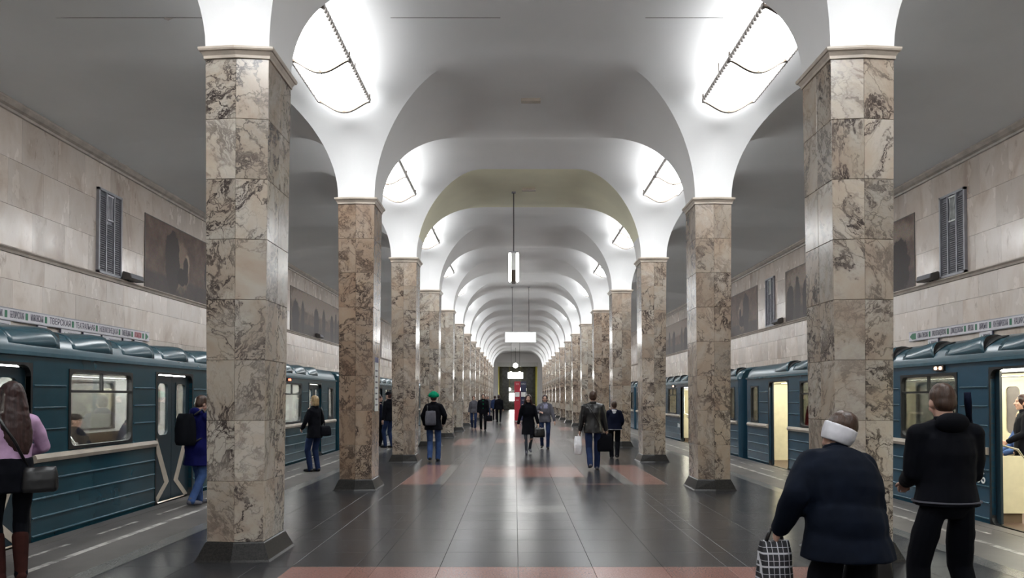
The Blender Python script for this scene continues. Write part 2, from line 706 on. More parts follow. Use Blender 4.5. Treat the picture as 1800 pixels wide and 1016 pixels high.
def e_n(z):
    q = min(1.0, (z - Z0) / (ZN - Z0))
    return AN * (1 - math.sqrt(max(0.0, 1 - q * q)))


def e_t(z):
    q = min(1.0, (z - Z0) / (ZT - Z0))
    return AT * (1 - math.sqrt(max(0.0, 1 - q * q)))


def cove(u, z):
    a = abs(u)
    if a <= 6.6:
        return z
    w = ((a - 6.6) / (WALLU - 6.6)) ** 2.0
    return z * (1 - w) + 6.60 * w


def build_ceiling():
    bm = bmesh.new()
    MX, MY, NL = 10, 8, 22
    levels = [Z0 + (ZN - Z0) * math.sin(math.pi / 2 * i / NL) for i in range(NL + 1)]
    sharp = set()

    def quad(a, b, c, d):
        try:
            bm.faces.new((a, b, c, d))
        except ValueError:
            pass
    ext = HW + AN
    ugrid = [-WALLU + (WALLU - COLU - ext) * i / 10 for i in range(10)]
    ugrid += [-COLU - ext + 2 * ext * i / MX for i in range(MX)]
    ugrid += [-COLU + ext + 2 * (COLU - ext) * i / 6 for i in range(6)]
    ugrid += [COLU - ext + 2 * ext * i / MX for i in range(MX)]
    ugrid += [COLU + ext + (WALLU - COLU - ext) * i / 10 for i in range(11)]
    yt = HD + e_t(ZN)
    groin = []
    for k in range(-3, NCOL):
        yc = col_y(k)
        for s in (-1, 1):
            cx = CX + s * COLU
            rings = []
            for i, z in enumerate(levels):
                hx, hy = HW + e_n(z), HD + e_t(z)
                q = 1 - i / NL
                cr = 0.04 * q * q
                ring = []
                for j in range(MX):
                    x = -hx + 2 * hx * j / MX
                    ring.append((x, -hy - cr * (1 - abs(x) / hx)))
                for j in range(MY):
                    ring.append((hx, -hy + 2 * hy * j / MY))
                for j in range(MX):
                    x = hx - 2 * hx * j / MX
                    ring.append((x, hy + cr * (1 - abs(x) / hx)))
                for j in range(MY):
                    ring.append((-hx, hy - 2 * hy * j / MY))
                rings.append([bm.verts.new((cx + x, yc + y, z)) for x, y in ring])
            n = len(rings[0])
            for i in range(NL):
                for j in range(n):
                    quad(rings[i][j], rings[i][(j + 1) % n], rings[i + 1][(j + 1) % n], rings[i + 1][j])
                if levels[i + 1] < ZN - 0.06:
                    for j in (0, MX, MX + MY, 2 * MX + MY):
                        groin.append((rings[i][j], rings[i + 1][j]))
                if i < NL * 0.45:
                    for j in (MX // 2, MX + MY + MX // 2):
                        groin.append((rings[i][j], rings[i + 1][j]))
        # flat rib band over the column line
        ys = [yc - yt + 2 * yt * j / MY for j in range(MY + 1)]
        for i in range(len(ugrid) - 1):
            um = (ugrid[i] + ugrid[i + 1]) / 2
            if abs(abs(um) - COLU) < ext:
                continue
            colv = [[bm.verts.new((CX + u, y, cove(u, ZN))) for y in ys] for u in (ugrid[i], ugrid[i + 1])]
            for j in range(MY):
                quad(colv[0][j], colv[0][j + 1], colv[1][j + 1], colv[1][j])
        # high scallop between this column line and the next
        y0, y1 = yc + yt, yc + PITCH - yt
        ym = (y0 + y1) / 2
        rows = []
        for j in range(13):
            y = y0 + (y1 - y0) * j / 12
            d = PITCH / 2 - abs(y - ym) - HD      # distance from the column face
            q = max(0.0, (AT - d) / AT)
            z = Z0 + (ZT - Z0) * math.sqrt(max(0.0, 1 - q * q))
            rows.append([bm.verts.new((CX + u, y, cove(u, z))) for u in ugrid])
        for j in range(12):
            for i in range(len(ugrid) - 1):
                quad(rows[j][i], rows[j + 1][i], rows[j + 1][i + 1], rows[j][i + 1])
    for a, b in groin:
        e = bm.edges.get((a, b))
        if e:
            e.smooth = False
    bmesh.ops.remove_doubles(bm, verts=bm.verts, dist=0.0008)
    for f in bm.faces:
        f.smooth = True
    me = bpy.data.meshes.new('ceiling')
    bm.to_mesh(me)
    bm.free()
    me.materials.append(MATS['plaster'])
    me.materials.append(MATS['plaster_yellow'])
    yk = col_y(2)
    for f in me.polygons:          # one rib soffit has a pale yellow colour
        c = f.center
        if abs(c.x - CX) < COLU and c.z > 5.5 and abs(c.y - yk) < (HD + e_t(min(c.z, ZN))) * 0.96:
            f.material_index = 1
    o = structure(link('ceiling', me))
    o['label'] = 'white vaulted plaster ceiling flaring down onto the columns'
    # construction joint across the crown of the first bays, in short runs along the crown
    for k in (0,):
        ym = col_y(k) + PITCH / 2
        for (u0, u1) in ((-7.4, -4.0), (-2.1, -0.55), (1.5, 2.6)):
            MB().box(CX + u0, CX + u1, ym - 0.004, ym + 0.004, ZT - 0.006, ZT + 0.004).build('joint_line', 'seam', o)
    # peeling flake hanging at the joint
    MB().add([(-4.95, 10.74, ZT - 0.002), (-4.83, 10.76, ZT - 0.002), (-4.87, 10.70, ZT - 0.07), (-4.93, 10.70, ZT - 0.05)],
             [(0, 1, 2, 3)]).build('plaster_flake', 'crumbled_plaster', o)
    # small cover plates on the crown
    for (x, y) in ((0.28, 13.4), (0.35, 19.2)):
        MB().box(x - 0.17, x + 0.17, y - 0.06, y + 0.06, ZN - 0.05, ZN + 0.01).build('cover_plate', 'cornice_stone', o)
    return o


build_ceiling()

# ------------------------------------------------------------------ floor
floor = structure(MB().box(CX - EDGEU, CX + EDGEU, YMIN, YMAX + 14, -0.30, -0.03).build('floor', 'granite_base'))
floor['label'] = 'polished dark granite platform floor with red inlaid frames'
structure(MB().box(CX - WALLU, CX + WALLU, YMIN, YMAX, -1.6, -1.5).build('floor_trackbed', 'trench'))['label'] = 'dark track bed below the platform edges'


def paving(u, y):
    """granite colour at a place of the nave floor"""
    # frames of red granite repeat every second bay
    for yc in (16.09, 16.09 + 2 * PITCH, 16.09 + 4 * PITCH, 16.09 + 6 * PITCH, 16.09 + 8 * PITCH, 16.09 + 10 * PITCH):
        a, b = abs(u), y - yc
        if a < 2.45 and abs(b) < 2.0:
            if a > 1.85:
                return 'red'
            if a > 1.65:
                return 'pale'
            if abs(b) > 1.86:
                return 'red'
            if a < 1.05 and -0.7 < b < 1.5:
                return 'red'
            return 'dark'
    if abs(u) < 2.57 and 6.55 < y < 7.27:
        return 'red'
    if abs(u) < 2.57 and 2.9 < y < 3.2:
        return 'red'
    return 'dark'


def build_floor():
    # break lines so that the inlays get their own slabs
    ub = sorted(set([round(-4.1 + 0.6 * 0, 3)] + [round(v, 3) for v in
                (-4.1, -3.45, -2.8, -2.45, -1.85, -1.65, -1.05, -0.315, 0.385, 1.05, 1.65, 1.85, 2.45, 2.8, 3.45, 4.1)]))
    yb = [round(YMIN + 0.66 * i, 3) for i in range(int((6.55 - YMIN) / 0.66) + 1)]
    yb = [y for y in yb if y < 6.3] + [6.55, 7.27]
    y = 7.27
    frames = [16.09 + 2 * PITCH * i for i in range(7)]
    fr = 0
    while y < YMAX:
        if fr < len(frames) and y >= frames[fr] - 2.0 - 1e-6:
            c = frames[fr]
            yb += [round(c + d, 3) for d in (-1.86, -1.28, -0.7, 0.03, 0.77, 1.5, 1.86, 2.0)]
            y = c + 2.0
            fr += 1
            continue
        nxt = frames[fr] - 2.0 if fr < len(frames) else YMAX
        n = max(1, round((nxt - y) / 0.66))
        st = (nxt - y) / n
        for i in range(n):
            y += st
            yb.append(round(y, 3))
    far = {'dark': MB(), 'red': MB(), 'pale': MB()}
    g = 0.0015
    count = 0
    for i in range(len(yb) - 1):
        for j in range(len(ub) - 1):
            u0, u1, y0, y1 = ub[j], ub[j + 1], yb[i], yb[i + 1]
            kind = paving((u0 + u1) / 2, (y0 + y1) / 2)
            if abs(y0 - 10.46) < 0.34 and abs(u0 + 0.315) < 0.01:
                kind = 'pale'
            near = 6.0 < y0 < 18.2
            mb = MB() if near else far[kind]
            x0, x1 = CX + u0 + g, CX + u1 - g
            ya, yb_ = y0 + g, y1 - g
            c = 0.0015
            v = [(x0, ya, -c), (x1, ya, -c), (x1, yb_, -c), (x0, yb_, -c),
                 (x0 + c, ya + c, 0), (x1 - c, ya + c, 0), (x1 - c, yb_ - c, 0), (x0 + c, yb_ - c, 0),
                 (x0, ya, -0.03), (x1, ya, -0.03), (x1, yb_, -0.03), (x0, yb_, -0.03)]
            f = [(4, 5, 6, 7), (0, 1, 5, 4), (1, 2, 6, 5), (2, 3, 7, 6), (3, 0, 4, 7),
                 (8, 9, 1, 0), (9, 10, 2, 1), (10, 11, 3, 2), (11, 8, 0, 3)]
            mb.add(v, f)
            if near:
                mb.build('floor_slab', 'granite_' + kind, floor, fix=False)
                count += 1
    for k, mb in far.items():
        o = mb.build('floor_slabs_' + k, 'granite_%s_far' % k, floor, fix=False)
        o['kind'] = 'stuff'
    # platform strips beyond the columns
    for s in (-1, 1):
        def strip(name, a, b, top, mat, y0=YMIN, y1=YMAX):
            xs = sorted((CX + s * a, CX + s * b))
            return MB().box(xs[0], xs[1], y0, y1, -0.03, top).build(name, mat, floor)
        strip('stone_band', 4.104, 4.30, 0.0, 'granite_pale')
        strip('asphalt_strip', 4.304, EDGEU, -0.001, 'asphalt')
        strip('painted_line', 4.78, 4.86, 0.001, 'worn_paint')
        for i in range(12):
            strip('worn_dash', 5.18, 5.23, 0.001, 'worn_paint', 7.5 + i * 1.5, 8.4 + i * 1.5)
        strip('edge_stone', 5.45, EDGEU + 0.02, 0.002, 'asphalt')
        # platform face
        xs = sorted((CX + s * (EDGEU - 0.1), CX + s * (EDGEU - 0.02)))
        MB().box(xs[0], xs[1], YMIN, YMAX, -1.5, -0.30).build('platform_face', 'trench', floor)
    return count


NSLAB = build_floor()

# ------------------------------------------------------------------ walls
ZM = 4.10      # moulding height


def build_wall(s, side):
    xw = CX + s * WALLU
    xs = sorted((xw + s * 0.03, xw + s * 0.2))
    wall = structure(MB().box(xs[0], xs[1], YMIN, YMAX + 0.2, -1.6, 6.95).build('wall_' + side, 'moulding'))
    wall['label'] = 'track wall faced with pinkish cream marble slabs, %s side' % side
    rows = [(1.55, 2.25), (2.254, 2.95), (2.954, 3.60), (3.604, ZM - 0.05),
            (ZM + 0.06, 4.87), (4.874, 5.66), (5.664, 6.48)]
    far = MB()
    for ri, (z0, z1) in enumerate(rows):
        y = YMIN + (ri % 3) * 0.31
        i = 0
        while y < YMAX - 0.05:
            w = (0.98, 0.9, 1.05, 0.82)[(i * 7 + ri * 3) % 4]
            if ri == 3:
                w *= 0.75
            y2 = min(y + w, YMAX)
            i += 1
            near = 11.2 < y < 32 and ri > 0
            mb = MB() if near else far
            xf, xb = xw, xw + s * 0.035
            g, c = 0.0008, 0.0014
            a0, a1, b0, b1 = y + g, y2 - g, z0, z1
            v = [(xf, a0 + c, b0 + c), (xf, a1 - c, b0 + c), (xf, a1 - c, b1 - c), (xf, a0 + c, b1 - c),
                 (xf + s * c, a0, b0), (xf + s * c, a1, b0), (xf + s * c, a1, b1), (xf + s * c, a0, b1),
                 (xb, a0, b0), (xb, a1, b0), (xb, a1, b1), (xb, a0, b1)]
            f = [(0, 1, 2, 3), (4, 5, 1, 0), (5, 6, 2, 1), (6, 7, 3, 2), (7, 4, 0, 3),
                 (8, 9, 5, 4), (9, 10, 6, 5), (10, 11, 7, 6), (11, 8, 4, 7)]
            mb.add(v, f)
            if near:
                mb.build('wall_slab', 'wall_marble', wall, fix=True)
            y = y2
    o = far.build('wall_slabs_far', 'wall_marble_far', wall)
    o['kind'] = 'stuff'

    def profile(name, pts, mat, n):
        mb = MB()
        rings = [[(xw - s * a, y, z) for a, z in pts] for y in (YMIN, YMAX)]
        mb.loft(rings)
        ob = mb.build(name, mat)
        structure(ob)
        return ob
    t1 = profile('trim_1' if s < 0 else 'trim_2', [(-0.03, ZM - 0.05), (0.03, ZM - 0.045), (0.045, ZM - 0.01), (0.02, ZM + 0.0), (0.06, ZM + 0.03), (0.05, ZM + 0.055), (-0.03, ZM + 0.06)], 'moulding', 1)
    t1['label'] = 'stone string course along the %s track wall' % side
    t2 = profile('trim_3' if s < 0 else 'trim_4', [(-0.03, 6.44), (0.04, 6.45), (0.05, 6.49), (0.10, 6.52), (0.14, 6.58), (0.14, 6.62), (-0.03, 6.63)], 'moulding', 1)
    t2['label'] = 'stone cornice under the ceiling on the %s track wall' % side
    # crumbly plaster bead on top of the cornice
    mb = MB()
    rng = random.Random(5 + s)
    pts, rr = [], []
    y = 10.0
    while y < 60:
        pts.append((xw - s * (0.10 + rng.uniform(-0.015, 0.015)), y, 6.655 + rng.uniform(-0.008, 0.01)))
        rr.append(rng.uniform(0.022, 0.05))
        y += rng.uniform(0.05, 0.14)
    mb.tube(pts, rr, 6)
    mb.build('plaster_bead', 'crumbled_plaster', t2, smooth=True)
    return wall


build_wall(-1, 'left')
build_wall(1, 'right')
back = structure(MB().box(CX - WALLU, CX + WALLU, YMIN - 0.2, YMIN, -1.6, 7.0).build('wall_back', 'plaster'))
back['label'] = 'plain wall closing the hall behind the viewer'

# far end: wall with the opening to the escalator hall
fw = structure(MB().box(CX - WALLU, CX - 2.45, YMAX, YMAX + 0.3, -1.6, 7.0).box(CX + 2.45, CX + WALLU, YMAX, YMAX + 0.3, -1.6, 7.0)
               .box(CX - 2.45, CX + 2.45, YMAX, YMAX + 0.3, 5.6, 7.0).build('wall_far', 'plaster'))
fw['label'] = 'white end wall around the opening to the escalators'
for (a, b, nm) in ((-2.45, -2.34, 'door_jamb'), (2.34, 2.45, 'door_jamb')):
    MB().box(CX + a, CX + b, YMAX - 0.05, YMAX + 0.35, 0, 5.6).build(nm, 'lining_white', fw)
MB().box(CX - 2.45, CX + 2.45, YMAX - 0.06, YMAX + 0.35, 5.25, 5.75).build('lintel', 'lining_white', fw)
for nm, b in (('wall_hall_left', (CX - 2.65, CX - 2.45, YMAX + 0.3, YMAX + 14, 0, 6.2)), ('wall_hall_right', (CX + 2.45, CX + 2.65, YMAX + 0.3, YMAX + 14, 0, 6.2)),
              ('wall_hall_back', (CX - 2.45, CX + 2.45, YMAX + 13.8, YMAX + 14, 0, 6.2)), ('ceiling_hall', (CX - 2.45, CX + 2.45, YMAX + 0.3, YMAX + 13.8, 6.1, 6.2))):
    structure(MB().box(*b).build(nm, 'dark_marble' if nm == 'wall_hall_back' else 'olive_plaster'))
for s in (-1, 1):
    p = thing('hall_pilaster', 'dark marble pilaster in the escalator hall, %s of the opening' % ('left' if s < 0 else 'right'), 'pilaster', (CX + s * 1.5, YMAX + 3.0, 0), 0, 'dark pilasters of the escalator hall')
    MB().box(-0.42, 0.42, -0.4, 0.4, 0.15, 5.9).build('shaft', 'dark_marble', p)
    MB().box(-0.48, 0.48, -0.46, 0.46, 0, 0.15).build('base', 'granite_base', p)
    MB().box(-0.47, 0.47, -0.45, 0.45, 5.9, 6.095).build('capital', 'cornice_stone', p)
    for i, (dx, yy, zz) in enumerate(((0.55, 4.0, 4.6), (0.75, 7.5, 2.6))):
        g = thing('globe_lamp', 'glowing globe lamp in the escalator hall, %s and %s' % (('upper', 'lower')[i], ('left', 'right')[s > 0]), 'lamp', (CX + s * dx - 0.3, YMAX + yy, zz), 0, 'globe lamps of the escalator hall')
        MB().ellipsoid((0, 0, 0), (0.2, 0.2, 0.2)).build('globe', 'globe_lamp', g, True)
        MB().tube([(0, 0, 0.19), (0, 0, 6.1 - zz)], 0.015, 6).build('rod', 'chrome', g)
ca = thing('escalator_gate', 'bright glazed gate between the pilasters at the far end', 'gate', (CX - 0.55, YMAX + 9, 0))
MB().box(-0.9, -0.85, -0.05, 0.05, 0, 2.4).box(0.85, 0.9, -0.05, 0.05, 0, 2.4).box(-0.9, 0.9, -0.05, 0.05, 2.35, 2.45).build('frame', 'grey_metal', ca)
MB().box(-0.45, 0.45, 0.0, 0.02, 1.1, 2.1).build('lit_pane', 'lit_sign', ca)
MB().box(-0.85, -0.47, 0.0, 0.02, 0.9, 2.35).build('side_pane', 'grey_metal', ca)
MB().box(0.47, 0.85, 0.0, 0.02, 0.9, 2.35).build('side_pane', 'grey_metal', ca)
MB().box(-0.85, 0.85, -0.01, 0.03, 0.0, 0.88).build('lower_panel', 'dark_marble', ca)

# ------------------------------------------------------------------ columns
ROWS = 8
ZB, ZC = 0.18, 4.935


def shaft_dims(z):
    q = z / ZC
    return 0.275 + 0.04 * q, 0.335 + 0.035 * q


def plan(hw, hd, cr):
    return [(-hw, -hd), (0, -hd - cr), (hw, -hd), (hw, 0), (hw, hd), (0, hd + cr), (-hw, hd), (-hw, 0)]


SLABS = []
for r in range(ROWS):
    z0 = ZB + (ZC - ZB) * r / ROWS
    z1 = ZB + (ZC - ZB) * (r + 1) / ROWS
    p0 = plan(*shaft_dims(z0), 0.035)
    p1 = plan(*shaft_dims(z1), 0.035)
    for j in range(8):
        a0, b0 = Vector((*p0[j], z0)), Vector((*p0[(j + 1) % 8], z0))
        a1, b1 = Vector((*p1[j], z1)), Vector((*p1[(j + 1) % 8], z1))
        nrm = (b0 - a0).cross(a1 - a0).normalized()

        def pt(u, v):
            return (a0.lerp(b0, u)).lerp(a1.lerp(b1, u), v)
        w, h = (b0 - a0).length, z1 - z0
        g = 0.0016
        du, dv = g / w, g / h
        cu, cv = (g + 0.003) / w, (g + 0.003) / h
        front = [pt(cu, cv), pt(1 - cu, cv), pt(1 - cu, 1 - cv), pt(cu, 1 - cv)]
        rim = [pt(du, dv) - nrm * 0.003, pt(1 - du, dv) - nrm * 0.003, pt(1 - du, 1 - dv) - nrm * 0.003, pt(du, 1 - dv) - nrm * 0.003]
        bk = [p - nrm * 0.022 for p in rim]
        SLABS.append((front + rim + bk, [(0, 1, 2, 3), (4, 5, 1, 0), (5, 6, 2, 1), (6, 7, 3, 2), (7, 4, 0, 3),
                                         (8, 9, 5, 4), (9, 10, 6, 5), (10, 11, 7, 6), (11, 8, 4, 7)]))

slab_meshes = [MB().add(v, f).mesh('slab', 'column_marble', fix=False) for v, f in SLABS]
mb = MB()
for v, f in SLABS:
    mb.add(v, f)
slabs_far = mb.mesh('slabs', 'column_marble_far', fix=False)
core_me = MB().loft([[(x * 0.965, y * 0.965, z) for x, y in plan(*shaft_dims(z), 0.035)] for z in (0.02, 5.0)]).mesh('core', 'mortar')
base_me = MB().loft([[(x, y, z) for x, y in plan(a, b, c)] for a, b, c, z in
                     ((0.37, 0.43, 0.03, 0.0), (0.355, 0.415, 0.03, 0.02), (0.29, 0.35, 0.035, ZB - 0.012), (0.28, 0.34, 0.035, ZB))]).mesh('base_plinth', 'granite_base')
corn_me = MB().loft([[(x, y, z) for x, y in plan(HW + a, HD + a, 0.04)] for a, z in
                     ((0.0, ZC), (0.012, ZC + 0.002), (0.014, ZC + 0.03), (0.03, ZC + 0.055), (0.035, ZC + 0.065), (0.048, ZC + 0.07),
                      (0.055, ZC + 0.085), (0.055, ZC + 0.105), (0.02, ZC + 0.118), (-0.02, ZC + 0.118))]).mesh('cornice', 'cornice_stone')
ORD = ['nearest', 'second', 'third', 'fourth', 'fifth', 'sixth', 'seventh', 'eighth', 'ninth', 'tenth', 'eleventh', 'twelfth', 'thirteenth', 'fourteenth', 'fifteenth']
TINT = {(-1, 0): 0.12, (-1, 1): 0.85, (-1, 2): 0.45, (-1, 3): 0.2, (-1, 4): 0.1, (1, 0): 0.2, (1, 1): 0.45, (1, 2): 0.3, (1, 3): 0.35, (1, 4): 0.6}
for k in range(NCOL):
    for s in (-1, 1):
        side = 'left' if s < 0 else 'right'
        word = 'browner marble column' if TINT.get((s, k), 0) > 0.8 else 'veined cream marble column'
        c = thing('column', '%s %s of the %s row, counted from the viewer' % (ORD[k], word, side), 'column', (CX + s * COLU, col_y(k), 0), 0, 'marble columns of the %s row' % side)
        tint = TINT.get((s, k), random.uniform(0.05, 0.5))
        link('core', core_me, c)
        link('base_plinth', base_me, c)
        link('cornice', corn_me, c)
        if k < 6:
            for me in slab_meshes:
                o = link('slab', me, c)
                o['tint'] = tint
        else:
            o = link('slabs', slabs_far, c)
            o['tint'] = tint
            o['kind'] = 'stuff'
# ------------------------------------------------------------------ ceiling lamps between the columns
LW, LL, LZ, LSAG = 0.39, 1.52, 6.37, 0.17


def sag(x):
    return LZ - LSAG * (math.cos(x / LW * math.pi / 2) ** 1.3)


def panel_mesh(y0, y1):
    xs = [-LW + 2 * LW * i / 14 for i in range(15)]
    ys = [y0 + (y1 - y0) * j / 4 for j in range(5)]
    top = [[(x, y, sag(x)) for x in xs] for y in ys]
    mb = MB()
    v = [p for r in top for p in r] + [(p[0], p[1], p[2] + 0.012) for r in top for p in r]
    n, m = 15, 5
    f = []
    for j in range(m - 1):
        for i in range(n - 1):
            a = j * n + i
            f.append((a, a + 1, a + n + 1, a + n))
            b = a + n * m
            f.append((b, b + n, b + n + 1, b + 1))
    for j in range(m - 1):
        for i in (0, n - 1):
            a = j * n + i
            f.append((a, a + n, a + n + n * m, a + n * m))
    for j in (0, m - 1):
        for i in range(n - 1):
            a = j * n + i
            f.append((a, a + 1, a + 1 + n * m, a + n * m))
    mb.add(v, f)
    return mb.mesh('diffuser', 'lamp_diffuser', smooth=True)


def hoop_mesh(y):
    mb = MB()
    xs = [-LW - 0.03 + 2 * (LW + 0.03) * i / 16 for i in range(17)]
    rings = []
    for x in xs:
        z = sag(max(-LW, min(LW, x)))
        rings.append([(x, y - 0.026, z - 0.034), (x, y + 0.026, z - 0.034), (x, y + 0.026, z - 0.004), (x, y - 0.026, z - 0.004)])
    mb.loft(rings)
    mb.tube([(-LW - 0.02, y, LZ), (-LW - 0.02, y, LZ + 0.10)], 0.012, 6)
    mb.tube([(LW + 0.02, y, LZ), (LW + 0.02, y, LZ + 0.10)], 0.012, 6)
    return mb.mesh('hoop', 'bracket_brown')


def frill_mesh(sx):
    mb = MB()
    n = 32
    for i in range(n):
        y = -LL + 2 * LL * (i + 0.5) / n
        z = LZ - 0.004
        mb.ellipsoid((sx * (LW + 0.016), y, z), (0.034, 0.034, 0.046), None, 7, 5)
    return mb.mesh('edge_frill', 'frill', True)


def end_clasp(sx):
    return None


def cover_mesh():
    # unseen glowing lid, added to weaken the light thrown up at the vault
    pts = [(-LW - 0.01, LZ + 0.02), (-LW * 0.8, LZ + 0.10), (-LW * 0.4, LZ + 0.14), (LW * 0.4, LZ + 0.14), (LW * 0.8, LZ + 0.10), (LW + 0.01, LZ + 0.02),
           (LW - 0.01, LZ + 0.012), (0, LZ + 0.11), (-LW + 0.01, LZ + 0.012)]
    return MB().loft([[(x, y, z) for x, z in pts] for y in (-LL, LL)]).mesh('added_lid', 'added_lid_glow')


lamp_parts = [('added_lid', cover_mesh()), ('diffuser', panel_mesh(-LL, -0.012)), ('diffuser', panel_mesh(0.012, LL)),
              ('hoop', hoop_mesh(-LL + 0.01)), ('hoop', hoop_mesh(0.0)), ('hoop', hoop_mesh(LL - 0.01)),
              ('edge_frill', frill_mesh(-1)), ('edge_frill', frill_mesh(1)),
              ('centre_wire', MB().tube([(0, -LL, sag(0) - 0.006), (0, LL, sag(0) - 0.006)], 0.005, 5).mesh('centre_wire', 'bracket_brown'))]
for sx in (-1, 1):
    for yy in (-LL * 0.75, LL * 0.75):
        lamp_parts.append(('hanger_rod', MB().tube([(sx * 0.25, yy, sag(0.25)), (sx * 0.25, yy, ZT - 0.12)], 0.008, 5).mesh('hanger_rod', 'bracket_brown')))
BAYW = ['first', 'second', 'third', 'fourth', 'fifth', 'sixth', 'seventh', 'eighth', 'ninth', 'tenth', 'eleventh', 'twelfth', 'thirteenth', 'fourteenth', 'fifteenth']
for k in range(-3, NCOL - 1):
    for s in (-1, 1):
        side = 'left' if s < 0 else 'right'
        where = ('between the %s and %s columns' % (ORD[k], ORD[k + 1])) if k >= 0 else ('%s behind the viewer' % ['', 'first', 'second', 'third'][-k])
        L = thing('ceiling_lamp', 'long bowed white ceiling lamp on the %s, %s' % (side, where), 'lamp', (CX + s * COLU, col_y(k) + PITCH / 2, 0), 0, 'bowed lamps above the colonnades')
        for nm, me in lamp_parts:
            if k > 3 and nm in ('edge_frill', 'centre_wire', 'hanger_rod'):
                continue
            o = link(nm, me, L)
            if nm == 'edge_frill':
                o['kind'] = 'stuff'

# ------------------------------------------------------------------ evaluating text and remeshed shapes in a scratch scene
TMP = bpy.data.scenes.new('scratch')


def evaluate(data, mods=None):
    ob = bpy.data.objects.new('scratch', data)
    TMP.collection.objects.link(ob)
    if mods:
        mods(ob)
    vl = TMP.view_layers[0]
    vl.update()
    dg = vl.depsgraph
    me = bpy.data.meshes.new_from_object(ob.evaluated_get(dg))
    bpy.data.objects.remove(ob)
    return me


# ------------------------------------------------------------------ trains
CL, CGAP = 17.6, 0.7
DOORS = [(1.75 + 4.27 * i, 3.02 + 4.27 * i) for i in range(4)]
WINS = [(3.75 + 4.27 * i, 5.29 + 4.27 * i) for i in range(3)]
ENDW = [(0.38, 0.98), (CL - 0.98, CL - 0.38)]
ZG = 2.09          # gutter
CW = 2.66


